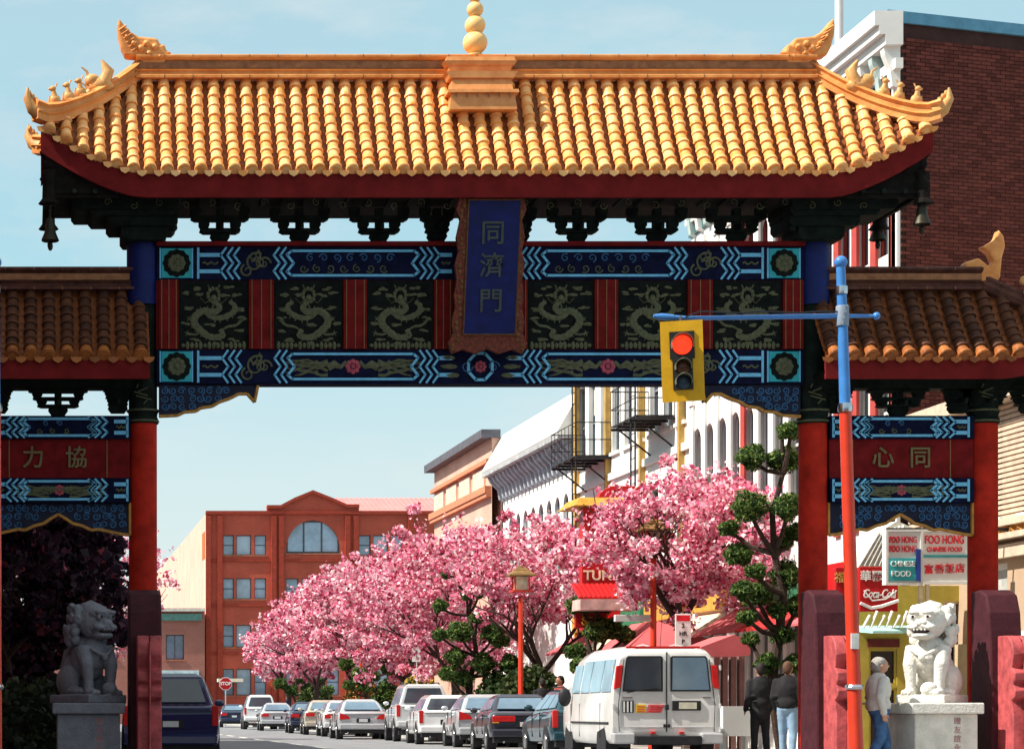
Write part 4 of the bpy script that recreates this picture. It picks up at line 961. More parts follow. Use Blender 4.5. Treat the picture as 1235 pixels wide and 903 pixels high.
# lower brick building beside it
LB = root('low_brick_building', 'low brick building with green cornice left of the red block', 'building', (0, 179, 0))
LY = 179.0; lx = lambda px: X(px, LY); lz = lambda py: Z(py, LY)
lbm = brickmat('plum_brick', (.42,.14,.10), (.48,.17,.13), (.40,.24,.2))
ops = [(lx(a), lx(a+22), lz(795), lz(765)) for a in (200, 160, 120, 80, 40, 0, -40)]; o0 = lx(-80)
w_ = M(); PL, *_ = wall(w_, (o0, LY), (lx(247), LY), 0, lz(737), [(a-o0, b-o0, c_, e_) for a, b, c_, e_ in ops], .4); w_.build('front_wall', lbm, LB)
for o in ops: window(LB, PL, (o[0]-o0, o[1]-o0, o[2], o[3]), MAT['dark_frame'], glassb_m, mull=(2, 1), dep=.25, fr=.08, sill=MAT['brick_sill'])
c = M(); c.box(o0, lx(247), LY-.4, LY+.4, lz(737), lz(733)); c.build('cornice', mat('pale_cornice', (.6,.55,.48), .7), LB)
c = M(); c.box(o0, lx(243), LY-.25, LY, lz(748), lz(740)); c.build('cornice_band', mat('green_band', (.10,.22,.19), .7), LB)
M().box(o0, lx(246), LY+.5, 240, 0, lz(736)).build('rear_block', lbm, LB)
M().box(lx(193), lx(240), LY-.1, LY, lz(836), lz(808)).build('garage_door', mat('pale_blue_door', (.45,.58,.62), .7), LB)
M().hexa([(lx(262),178.0,lz(822)),(lx(292),178.0,lz(822)),(lx(292),180,lz(822)),(lx(262),180,lz(822))],[(lx(262),178.0,lz(818)),(lx(292),178.0,lz(818)),(lx(292),180,lz(818)),(lx(262),180,lz(818))]).build('canopy', cream_p, FB)
# ---------------- left side of the street: brick blocks out of frame that shade the left half of the gate
for (y0, y1, h, nm, lb) in ((22, 50, 11.6, 'corner_block', 'dark brick corner block shading the left of the gate'), (50.2, 77, 11.3, 'brick_block', 'dark brick block on the shaded side of the street'), (77.2, 112, 7.2, 'low_block', 'low dark brick shops further down the shaded side')):
    B_ = root(nm, lb, 'building', (-6, y0, 0)); ops = []
    for k in range(int((y1-y0)/3)): 
        ops += [(1+k*3, 2.4+k*3, 1.0, 3.2)] + ([(1+k*3, 2.4+k*3, 5, 7.4)] if h > 9 else [])
    w_ = M(); PLb, *_ = wall(w_, (-2.6, y0), (-2.6, y1), 0, h, ops, .25); w_.build('street_wall', lbm, B_)
    w_ = M(); wall(w_, (-14, y0), (-2.6, y0), 0, h, []); w_.build('end_wall', lbm, B_)
    for o in ops: window(B_, PLb, o, MAT['dark_frame'], glass_m, mull=(2, 2), dep=.15)
    M().box(-14, -2.98, y0+.3, y1-.01, 0, h-.05).build('rear_block', lbm, B_)
    M().box(-3.0, -2.3, y0, y1, h, h+.25).build('cornice', MAT['dark_slate'], B_)
# ---------------- brick blocks across the junction behind the camera, unseen, added to cut sky light
for (xa, xb, h) in ((-46, -15.1, 12.5), (-15, 14.9, 11.0), (15, 46, 13.0)):
    B_ = root('brick_block', {-46: 'leftmost', -15: 'middle', 15: 'rightmost'}[xa]+' brick block across the junction, unseen, added to cut sky light on the gate', 'building', (xa, -22, 0), 'unseen brick blocks added across the junction'); ops = []
    for k in range(int((xb-xa)/3)-1):
        ops += [(1+k*3, 2.5+k*3, .8, 3.2), (1+k*3, 2.4+k*3, 5, 7.4)]
    w_ = M(); PLb, *_ = wall(w_, (xb, -22), (xa, -22), 0, h, ops, .25); w_.build('front_wall', lbm, B_)
    for o in ops: window(B_, PLb, o, MAT['dark_frame'], glass_m, mull=(2, 2), dep=.15)
    M().box(xa, xb, -32, -22.4, 0, h-.05).build('rear_block', lbm, B_); M().box(xa, xb, -22.4, -21.7, h, h+.25).build('cornice', MAT['dark_slate'], B_)
# ---------------- cream building and shopfronts on the right, just past the gate
CB = root('cream_shop_building', 'low cream building with sash windows right of the gate side bay', 'building', (16.6, 36.5, 0))
siding = mat('cream_siding', (.46,.33,.23), .7, .08, 2)
ops = [(44.4-41.2, 44.4-40.1, 4.35, 6.0), (44.4-39.3, 44.4-38.0, 4.35, 6.0), (44.4-41.3, 44.4-39.9, 2.35, 3.55), (44.4-39.2, 44.4-37.6, 2.35, 3.55), (44.4-43.6, 44.4-42.2, .2, 2.6)]
w_ = M(); PC, *_ = wall(w_, (16.6, 44.4), (16.6, 34.0), 0, 6.5, ops, .22); w_.build('street_wall', siding, CB)
for k, o in enumerate(ops): window(CB, PC, o, mat('peach_frame', (.72,.45,.32), .6) if k < 2 else white_p, mat('pale_pane', (.45,.46,.44), .3) if k in (2, 3) else glass_m, mull=(1, 2 if k < 2 else 1), dep=.1, fr=.1, sill=white_p if k < 4 else None)
c = M()
for k in range(24): c.box(16.572, 16.6, 34.0, 44.39, 4.3+k*.09, 4.3+k*.09+.06)
for zz_, hh, xx_ in ((3.62, .22, .18), (3.92, .10, .30), (4.16, .12, .22), (6.3, .25, .35)): c.box(16.6-xx_, 16.56, 34.0, 44.39, zz_, zz_+hh)
c.build('siding_board', mat('siding_tan', (.60,.47,.36), .8, .2, 3), CB, kind='stuff')
c = M(); c.box(16.5, 16.58, 34.0, 44.38, 4.02, 4.16)
for k in range(34): c.tube([(16.47, 34.2+k*.3, 4.05), (16.44, 34.3+k*.3, 4.12), (16.47, 34.4+k*.3, 4.05)], .02, 4)
c.build('frieze', goldb_m, CB)
M().box(16.52, 16.59, 34.0, 42, .15, 2.2).build('stone_base', mat('tan_stone', (.50,.38,.24), .85, .2, 2), CB)
M().box(16.95, 27, 34.1, 44.3, 0, 6.35).build('rear_block', siding, CB)
# yellow shopfront facing the corner, beyond the man
YS = root('yellow_shopfront', 'yellow framed shopfront with dark window panes beyond the walking man', 'shop', (16, 43.5, 0))
D_ = 42.0; sx_ = lambda p: X(p, D_); sz_ = lambda p: Z(p, D_)
yel = mat('mustard_paint', (.42,.33,.06), .6, .15, 3)
ops = [(sx_(1048)-sx_(1036), sx_(1082)-sx_(1036), sz_(826), sz_(782)), (sx_(1048)-sx_(1036), sx_(1082)-sx_(1036), sz_(858), sz_(829)), (sx_(1048)-sx_(1036), sx_(1082)-sx_(1036), sz_(900), sz_(861)), (sx_(1096)-sx_(1036), sx_(1128)-sx_(1036), .2, sz_(735)), (sx_(1138)-sx_(1036), sx_(1168)-sx_(1036), .2, sz_(725))]
w_ = M(); PY_, *_ = wall(w_, (sx_(1036), D_), (sx_(1176), D_), 0, sz_(706), ops, .2); w_.build('front_wall', yel, YS)
for k, o in enumerate(ops): window(YS, PY_, o, yel if k < 3 else mat('cream_frame', (.6,.5,.35), .6), mat('dark_interior', (.02,.018,.02), .2), mull=(1 if k < 3 else 2, 1), dep=.08, fr=.04)
M().box(sx_(1046), sx_(1084), D_-.04, D_, sz_(780), sz_(770)).build('name_panel', mat('dark_red_panel', (.12,.02,.02), .6), YS)
M().hexa([(sx_(1036),D_-.7,sz_(765)),(sx_(1096),D_-.7,sz_(765)),(sx_(1096),D_,sz_(762)),(sx_(1036),D_,sz_(762))],[(sx_(1036),D_-.7,sz_(762)),(sx_(1096),D_-.7,sz_(762)),(sx_(1096),D_,sz_(754)),(sx_(1036),D_,sz_(754))]).build('awning', mat('aqua_awning', (.35,.62,.58), .7), YS)
fr_ = M()
for a, b_, c_, e_ in ((1090,1094,765,700),(1098,1102,765,700),(1090,1130,706,701)): fr_.box(sx_(a), sx_(b_), D_-.75, D_-.68, sz_(max(c_,e_)), sz_(min(c_,e_)))
fr_.build('awning_post', mat('cream_frame', (.6,.5,.35)), YS)
M().box(sx_(1038), sx_(1170), D_+.24, 44.3, 0, sz_(712)).build('rear_block', dark_m, YS)
# ---------------- signs
redsign = mat('sign_red', (.46,.012,.014), .45, .08, 2); whitesign = mat('sign_white', (.78,.78,.76), .5, .05, 2); aqua = mat('sign_aqua', (.05,.42,.45), .5, .08)
redl = mat('letter_red', (.60,.02,.03), .5); whl = mat('letter_white', (.85,.85,.83), .5); blu = mat('letter_blue', (.03,.06,.30), .5)
def sign(name, label, a, b_, ya, yb_, D, m_, th=.14, border=None):
    o = M().box(X(a, D), X(b_, D), D, D+th, Z(yb_, D), Z(ya, D)).build(name, m_, bevel=.01); tag(o, label, 'sign')
    if border:
        g = M(); x0, x1, z0, z1 = X(a, D), X(b_, D), Z(yb_, D), Z(ya, D); t = .04
        for q in ((x0-t,x1+t,z1,z1+t),(x0-t,x1+t,z0-t,z0),(x0-t,x0,z0,z1),(x1,x1+t,z0,z1)): g.box(q[0], q[1], D-.02, D+th+.02, q[2], q[3])
        g.build('sign_frame', border, o)
    return o
D1 = 39.5
s1 = sign('restaurant_sign', 'white sign with red lettering FOO HONG CHINESE FOOD and four red characters', 1113, 1170, 641, 701, D1, whitesign, border=white_p)
M().box(X(1113,D1), X(1170,D1), D1-.02, D1, Z(672,D1), Z(669,D1)).build('sign_divider', mat('letter_teal', (.04,.25,.28)), s1)
text('FOO HONG', .20, (X(1139,D1), D1-.005, Z(651,D1)), 0, redl, s1, bold=.002, depth=.012, sx=.62)
text('CHINESE FOOD', .115, (X(1139,D1), D1-.005, Z(662.5,D1)), 0, redl, s1, bold=.001, depth=.012, sx=.74)
for k, ch in enumerate('富香飯店'): text(ch, .165, (X(1120+k*12.6,D1), D1-.005, Z(687-k*.5,D1)), 0, redl, s1, 'sign_character', .012, .003)
s2 = sign('window_board', 'white and aqua sign board with red and white FOO HONG lettering, left of the white sign', 1071, 1110, 641, 702, D1-.3, whitesign, border=white_p)
M().box(X(1071.5,D1-.3), X(1109.5,D1-.3), D1-.32, D1-.3, Z(700,D1-.3), Z(673,D1-.3)).build('aqua_field', aqua, s2)
M().box(X(1104,D1-.3), X(1109.8,D1-.3), D1-.33, D1-.32, Z(700,D1-.3), Z(662,D1-.3)).build('blue_field', blu, s2)
text('FOO HONG', .15, (X(1089,D1-.3), D1-.305, Z(651,D1-.3)), 3, redl, s2, bold=.002, depth=.012, sx=.58)
text('FOO HONG', .15, (X(1089,D1-.3), D1-.305, Z(662,D1-.3)), 3, redl, s2, bold=.002, depth=.012, sx=.58)
text('CHINESE', .13, (X(1088,D1-.3), D1-.325, Z(680,D1-.3)), 0, whl, s2, bold=.001, depth=.012, sx=.8)
text('FOOD', .13, (X(1086,D1-.3), D1-.325, Z(692,D1-.3)), 0, whl, s2, bold=.001, depth=.012, sx=.9)
D2 = 40.2
s3 = sign('drink_sign', 'red sign with white Coca-Cola script and two characters beside the traffic pole', 1037, 1083, 683, 737, D2, redsign)
for k, ch in enumerate('華麗'): text(ch, .19, (X(1044+k*14,D2), D2-.005, Z(695,D2)), 0, whl, s3, 'sign_character', .012, .004)
text('Coca‑Cola'.replace('‑','-'), .21, (X(1060,D2), D2-.005, Z(716,D2)), 0, whl, s3, bold=.003, depth=.012, shear=.4, sx=.62)
fl = M(); fl.tube([(X(1042,D2), D2-.01, Z(712,D2)), (X(1052,D2), D2-.01, Z(724,D2)), (X(1068,D2), D2-.01, Z(722,D2)), (X(1081,D2), D2-.01, Z(712,D2))], .015, 5)
fl.tube([(X(1037,D2), D2-.03, Z(727,D2)), (X(1050,D2), D2-.03, Z(733,D2)), (X(1062,D2), D2-.03, Z(731,D2)), (X(1083,D2), D2-.03, Z(724,D2))], .03, 5)
fl.build('script_flourish', whl, s3)
s4 = sign('narrow_red_sign', 'narrow red sign with a gold character left of the red traffic pole', 1008, 1024, 684, 738, D2+.3, redsign)
text('福', .2, (X(1013,D2+.3), D2+.295, Z(697,D2+.3)), 0, mat('letter_gold', (.7,.45,.1), .4), s4, 'sign_character', .012)
s5_ = M(); 
for k in range(7):
    a = 1036+k*9; s5_.tube([(X(a,D2), D2-.2, Z(757,D2)), (X(a+8,D2), D2-.2, Z(742-(k%2)*5,D2))], .025, 4)
so_ = s5_.build('fabric_bunting', white_p); tag(so_, 'white looped bunting hanging below the red drink sign', 'bunting')
# white canopy top over the sign
cn = M(); q = [(1035,684),(1062,640),(1082,628),(1096,634),(1109,640),(1109,660),(1072,684)]
cn.prism([(X(a,40.8), Z(b_,40.8)) for a, b_ in q], 'y', 40.8, 41.6)
for k in range(7): cn.tube([(X(1036+k*6,40.78), 40.78, Z(682,40.78)), (X(1060+k*5,40.78), 40.78, Z(642-k*1.5,40.78))], .02, 4)
tag(cn.build('canvas_canopy', mat('canvas', (.70,.72,.66), .9, .15, 3)), 'pale canvas canopy rising above the red drink sign', 'canopy')
sb_ = M().box(16.35, 16.6, D1+.05, D1+.1, Z(640,D1), Z(636,D1)); sb_.box(X(1071,D1), 16.6, D1+.04, D1+.09, Z(639,D1), Z(636,D1)); tag(sb_.build('sign_bracket', dark_m), 'dark iron bar carrying the two restaurant signs', 'bracket')
# ---------------- red and gold restaurant front in the blossom (middle of the street)
RR = root('pagoda_restaurant', 'red and yellow pagoda style restaurant front half hidden in pink blossom', 'shop', (15.6, 63, 0))
DR = 59.0; rx = lambda p: X(p, DR); rz = lambda p: Z(p, DR)
c = M(); c.box(rx(704), rx(716), DR, DR+.5, rz(760), rz(612)); c.box(rx(734), rx(748), DR, DR+.5, rz(760), rz(600)); c.build('red_column', redsign, RR)
c = M(); c.hexa([(rx(688),DR-.5,rz(611)),(rx(752),DR-.5,rz(611)),(rx(752),DR+1.5,rz(611)),(rx(688),DR+1.5,rz(611))],[(rx(696),DR-.3,rz(601)),(rx(748),DR-.3,rz(601)),(rx(748),DR+1.2,rz(601)),(rx(696),DR+1.2,rz(601))]); c.build('yellow_lintel', mat('ochre_paint', (.52,.27,.04), .6, .3), RR)
c = M(); c.box(rx(716), rx(734), DR+.2, DR+.3, rz(760), rz(612)); c.build('red_panel', mat('faded_red', (.5,.12,.12), .7), RR)
c = M(); c.prism([(rx(728), rz(600)), (rx(796), rz(600)), (rx(790), rz(588)), (rx(775), rz(583)), (rx(745), rz(583)), (rx(732), rz(590))], 'y', DR+.6, DR+1.0); c.build('red_arch', redsign, RR)
c = M(); c.box(rx(722), rx(800), DR+.55, DR+1.05, rz(604), rz(600)); c.build('dark_beam', dark_m, RR)
t_ = sign('name_sign', 'red sign with pale lettering ending in TUNG among the blossoms', 702, 756, 668, 703, 57.5, redsign); text('TUNG', .34, (X(727,57.5), 57.49, Z(694,57.5)), 0, mat('letter_cream', (.8,.7,.5)), t_, bold=.006, depth=.012)
aw = M()
for k in range(14): a = X(696,57)+k*.115; aw.tube([(a, 56.6, Z(722,57)), (a, 57.4, Z(704,57))], .055, 6)
tag(aw.build('tiled_awning', redsign, smooth=True), 'small red tiled awning under the TUNG sign', 'awning')
fb = M().box(X(700,56.5), X(770,56.5), 56.5, 57.4, Z(735,56.5), Z(722,56.5)); tag(fb.build('awning_fascia', mat('pink_fascia', (.68,.42,.38), .7)), 'pale pink band under the small red awning', 'awning')
t2 = sign('red_menu_sign', 'red sign with yellow letters S E behind the round pruned pine', 694, 732, 738, 757, 57.5, redsign); text('SE', .28, (X(708,57.5), 57.49, Z(749,57.5)), 0, mat('letter_yellow', (.75,.5,.08)), t2, bold=.006, depth=.012)
t3 = sign('white_street_sign', 'white horizontal sign on the red pole', 742, 786, 741, 749, 54.5, whitesign)
pa = M(); pa.hexa([(X(735,56),56.0,Z(803,56)),(X(860,56),56.0,Z(772,56)),(X(860,56),59.2,Z(772,56)),(X(735,56),59.2,Z(803,56))], [(X(735,56),56.0,Z(800,56)),(X(800,56),56.6,Z(747,56)),(X(800,56),59.2,Z(747,56)),(X(735,56),59.2,Z(800,56))])
tag(pa.build('sloping_awning', mat('salmon_awning', (.58,.12,.13), .8, .1, 2)), 'large sloping salmon pink awning behind the white van', 'awning')
pa = M(); pa.prism([(X(845,48), Z(790,48)), (X(905,48), Z(790,48)), (X(905,48), Z(772,48)), (X(885,48), Z(765,48)), (X(845,48), Z(780,48))], 'y', 48, 49.5); tag(pa.build('shop_awning', MAT['salmon_awning']), 'small pink shop awning right of the white van', 'awning')
cw = M()
for k in range(4): cw.box(X(862+k*10,49.5), X(868+k*10,49.5), 49.5, 49.7, .14, Z(790,49.5))
tag(cw.build('shop_pillars', mat('pillar_tan', (.20,.10,.09), .8, .2)), 'row of thin pale pillars under the pink shop awning', 'shopfront')
bb = M().box(X(872,46.5), X(905,46.5), 46.5, 46.9, .5, Z(851,46.5)); bb.box(X(874,46.5), X(877,46.5), 46.55, 46.85, .14, .5); bb.box(X(900,46.5), X(903,46.5), 46.55, 46.85, .14, .5)
tag(bb.build('notice_box', whitesign), 'plain white board standing on the pavement right of the white van', 'board')
# salmon gable shop wall behind (brown panel right of pole)

# shop fascias and awnings along the foot of the two white buildings
sgm = [redsign, mat('fascia_green', (.03,.16,.08), .5), mat('fascia_brown', (.20,.08,.04), .6), mat('fascia_ochre', (.55,.30,.06), .5)]
for k, (y0, y1) in enumerate(((45.2, 48.4), (48.8, 52.0), (52.4, 55.4), (55.8, 58.6))):
    M().box(16.36, 16.49, y0, y1, 3.45, 4.05).build('shop_fascia', sgm[k], BA, bevel=.02)
    a = M(); a.hexa([(15.5,y0+.1,2.75),(16.49,y0+.1,2.9),(16.49,y1-.1,2.9),(15.5,y1-.1,2.75)], [(15.5,y0+.1,2.80),(16.49,y0+.1,3.40),(16.49,y1-.1,3.40),(15.5,y1-.1,2.80)]); a.build('shop_awning', [MAT['salmon_awning'], mat('awning_red', (.45,.03,.03), .8, .15), MAT['salmon_awning'], mat('awning_cream', (.6,.5,.38), .8, .1)][k], BA)
for k, (y0, y1) in enumerate(((59.4, 63.4), (63.8, 67.6), (68.0, 72.0))):
    M().box(16.44, 16.59, y0, y1, 3.4, 4.0).build('shop_fascia', sgm[(k*2+3) % 4], WH, bevel=.02)
    a = M(); a.hexa([(15.6,y0+.1,2.7),(16.59,y0+.1,2.85),(16.59,y1-.1,2.85),(15.6,y1-.1,2.7)], [(15.6,y0+.1,2.75),(16.59,y0+.1,3.35),(16.59,y1-.1,3.35),(15.6,y1-.1,2.75)]); a.build('shop_awning', [MAT['awning_red'], MAT['awning_cream'], MAT['salmon_awning']][k], WH)
# ================================================================ traffic signal, street furniture
poleblue = mat('pole_blue', (.05,.20,.52), .35, .15, 3, coat=.4); polered = mat('pole_red', (.58,.045,.02), .35, .12, 3, coat=.4)
DP = 30.0
def pole(px_top, px_bot, label, with_signal):
    xt, xb = X(px_top, DP), X(px_bot, DP); zt = Z(322, DP); zm = Z(492, DP)
    t = root('traffic_signal' if with_signal else 'traffic_pole', label, 'traffic light' if with_signal else 'pole', (xb, DP, 0))
    xo = lambda z: xb+(xt-xb)*z/zt
    M().tube([(xo(0), DP, 0), (xo(1.6), DP, 1.6), (xo(zm), DP, zm)], [.095, .085, .075], 16).build('lower_pole', polered, t, smooth=True)
    M().tube([(xo(zm), DP, zm), (xo(zt), DP, zt)], [.072, .058], 16).build('upper_pole', poleblue, t, smooth=True)
    c = M(); c.lathe([(.09, zm-.05), (.095, zm), (.085, zm+.06)], (xo(zm), DP), 16); c.lathe([(.105, 1.28), (.12, 1.31), (.105, 1.34)], (xo(1.3), DP), 16); c.build('pole_ring', chrome_m, t, smooth=True)
    M().sph((xo(zt), DP, zt+.06), (.085,.085,.085), 16, 10).build('pole_finial', poleblue, t, smooth=True)
    c = M(); c.lathe([(.075, zt-.35), (.078, zt-.3), (.075, zt-.25)], (xo(zt-.3), DP), 14); c.build('pole_sleeve', chrome_m, t, smooth=True)
    if not with_signal: return t
    za = Z(381, DP)
    M().tube([(X(795,DP), DP, za-.01), (X(830,DP), DP, za-.03), (xo(za), DP, za)], [.035, .028, .034], 10).build('signal_arm', poleblue, t, smooth=True)
    M().tube([(X(788,DP), DP, za), (X(797,DP), DP, za-.01), (X(812,DP), DP, za-.02)], [.02, .045, .04], 10).build('arm_tip', poleblue, t, smooth=True)
    c = M(); c.tube([(xo(za), DP, za), (X(1056,DP), DP, za-.0)], [.03, .022], 8); c.sph((X(1057,DP), DP, za), .05, 10, 8); c.build('arm_stub', poleblue, t, smooth=True)
    cb_ = M(); pts = [(X(1012,DP), DP-.03, za+.05)] + [(X(1012-i*24,DP), DP-.03, za+.045+.012*math.sin(i*2.1)) for i in range(1, 8)] + [(X(826,DP), DP-.04, za-.02), (X(824,DP), DP-.06, Z(392,DP))]
    cb_.tube(pts, .011, 5); cb_.build('signal_cable', dark_m, t); bl_ = M()
    for q in range(4): bl_.cyl((xo(za)-.03+.02*q, DP-.075, za-.12+.08*q), (xo(za)-.03+.02*q, DP-.095, za-.12+.08*q), .014, n=6)
    bl_.build('clamp_bolt', chrome_m, t, kind='stuff'); M().lathe([(.078, za-.13), (.082, za-.12), (.082, za+.12), (.078, za+.13)], (xo(za), DP), 16).build('arm_clamp', mat('clamp_grey', (.25,.30,.38), .5), t, smooth=30)
    M().box(xo(1.9)-.05, xo(1.9)+.05, DP-.095, DP-.07, 1.8, 2.0).build('pole_notice', mat('notice_white', (.6,.6,.58), .7), t)
    # backboard, housing, lenses; slightly turned and leaning
    rot = Matrix.Rotation(R(-10), 4, 'Z') @ Matrix.Rotation(R(-1.8), 4, 'Y')
    C = Vector((X(820, DP), DP-.12, Z(437, DP)))
    def T(mb): mb.v = [C + (rot @ Vector(v)) for v in mb.v]; return mb
    W_, H_ = .265, .52
    ybd = mat('signal_yellow', (.62,.33,.012), .5, .1, 6)
    b_ = M(); hx, hz0, hz1 = .10, -.37, .36
    # board with opening: four strips
    b_.box(-W_, W_, 0, .012, hz1+.02, H_); b_.box(-W_, W_, 0, .012, -H_, hz0); 
    for s_ in (-1, 1):
        b_.prism([(s_*W_, hz0), (s_*W_, hz1+.02), (s_*.155, hz1+.02), (s_*.155, .04), (s_*.125, .02), (s_*.125, hz0)], 'y', 0, .012)
    bd = T(b_).build('backboard', ybd, t)
    h_ = M(); h_.box(-.155, .155, -.02, .16, .03, hz1+.02); h_.box(-.125, .125, -.02, .16, hz0, .03); hs = T(h_).build('signal_housing', mat('signal_black', (.02,.02,.018), .5), t)
    for nm, zc, r_, m_ in (('red_lens', .205, .125, mat('lens_red', (.8,.02,.01), .3, emit=((1,.035,.01), 1.1))), ('amber_lens', -.085, .088, mat('lens_dark_amber', (.10,.04,.02), .2)), ('green_lens', -.275, .088, mat('lens_dark_green', (.03,.05,.07), .2))):
        l_ = M(); l_.sph((0, -.03, zc), (r_, .03, r_), 24, 12); T(l_).build(nm, m_, hs, smooth=True)
        v = M(); n_ = 14; vs = []; fs = []
        for j in range(n_+1):
            a = -R(20)+(math.pi+R(40))*j/n_
            for rr, yy in ((r_+.008, -.02), (r_+.008, -.20+.05*abs(math.cos(a))), (r_+.018, -.20+.05*abs(math.cos(a))), (r_+.018, -.02)): vs.append((rr*math.cos(a), yy, zc+rr*math.sin(a)))
        for j in range(n_):
            for q in range(4): fs.append((j*4+q, (j+1)*4+q, (j+1)*4+(q+1)%4, j*4+(q+1)%4))
        v.add(vs, fs); T(v).build('visor', mat('visor_tan', (.16,.15,.10), .5), hs, smooth=40)
    hb = M(); hb.tube([C+Vector((0,.05,.5)), Vector((C.x, DP, za-.02))], .03, 8); hb.build('hanger', dark_m, t)
    return t
pole(1014, 1034, 'red traffic light in a yellow backboard hanging from a leaning blue and red pole', True)
pole(-6, -6, 'red and blue pole at the left edge in front of the gate', False)
def lantern(px, D, ytop, label, group):
    x = X(px, D); z = Z(ytop, D); t = root('lantern_post', label, 'street lamp', (x, D, 0), group)
    M().lathe([(.12, .14), (.12, .5), (.075, .6), (.065, z-.9)], (x, D), 12).build('post', polered, t, smooth=30)
    c = M(); frus(c, x, z-.75, z-.70, .28, .28, .28, .28, D)
    for a in (-1, 1):
        for b_ in (-1, 1): c.box(x+a*.2-.02, x+a*.2+.02, D+b_*.2-.02, D+b_*.2+.02, z-.7, z-.3)
    c.build('lantern_cage', polered, t)
    M().box(x-.17, x+.17, D-.17, D+.17, z-.69, z-.31).build('lantern_glass', mat('lamp_glass', (.6,.55,.42), .4), t)
    c = M(); frus(c, x, z-.3, z-.26, .38, .38, .38, .38, D); frus(c, x, z-.26, z-.12, .35, .18, .35, .18, D); frus(c, x, z-.12, z, .2, .04, .2, .04, D); c.build('pagoda_cap', mat('aged_gilt', (.22,.13,.05), .6, .4, 6), t)
G = 'red lantern posts along the right pavement'
lantern(628, 66, 682, 'tall red lantern post with gilt pagoda cap above the middle blossom tree', G)
lantern(788, 52.5, 625, 'red lantern post right behind the white van', G)
lantern(690, 60, 800, 'short red lantern post behind the dark sedan', G) if False else None
lantern(435, 98, 750, 'far red lantern post in front of the left end of the blossom', G)
def plate_sign(name, label, px, D, w_, h_, ytop, m_, pole_m=chrome_m, txt=None):
    x = X(px, D); z = Z(ytop, D); t = root(name, label, 'sign', (x, D, 0))
    M().cyl((x, D, .1), (x, D, z), .03, n=8).build('post', pole_m, t, smooth=True); b_ = M().box(x-w_/2, x+w_/2, D-.06, D-.035, z-h_, z).build('sign_plate', m_, t, bevel=.008)
    if txt: 
        k = M(); k.box(x-w_*.42, x+w_*.42, D-.066, D-.06, z-h_*.2, z-h_*.04); k.build('red_band', redl, b_)
        for q in range(3): text(txt[q], .13, (x, D-.064, z-h_*(.33+.22*q)), 0, mat('letter_black', (.03,.03,.03)), b_, bold=.003, depth=.006)
    return t
plate_sign('parking_sign', 'white vertical parking sign with red band beside the red lantern post', 823, 50, .34, .78, 740, whitesign, txt=['2', 'HR', 'P'])
plate_sign('street_plate', 'white plate on a thin post above the tall pale off-roader', 502, 86, .30, .85, 770, whitesign, txt=['P', '8', '6'])
# stop sign
x, D = X(272, 150), 150; z = Z(824, D); t = root('stop_sign', 'small red octagonal STOP sign at the end of the street', 'sign', (x, D, 0))
M().cyl((x, D, 0), (x, D, z+.3), .045, n=6).build('post', chrome_m, t)
oc = M(); oc.prism([(x+.40*math.cos(a), z+.40*math.sin(a)) for a in np.arange(R(22.5), R(382), R(45))], 'y', D-.07, D-.04); oc.mi = 1
oc.prism([(x+.44*math.cos(a), z+.44*math.sin(a)) for a in np.arange(R(22.5), R(382), R(45))], 'y', D-.055, D-.045); ob = oc.build('sign_plate', [redsign, whitesign], t)
text('STOP', .30, (x, D-.075, z), 0, whl, ob, bold=.008, depth=.006, sx=.95)
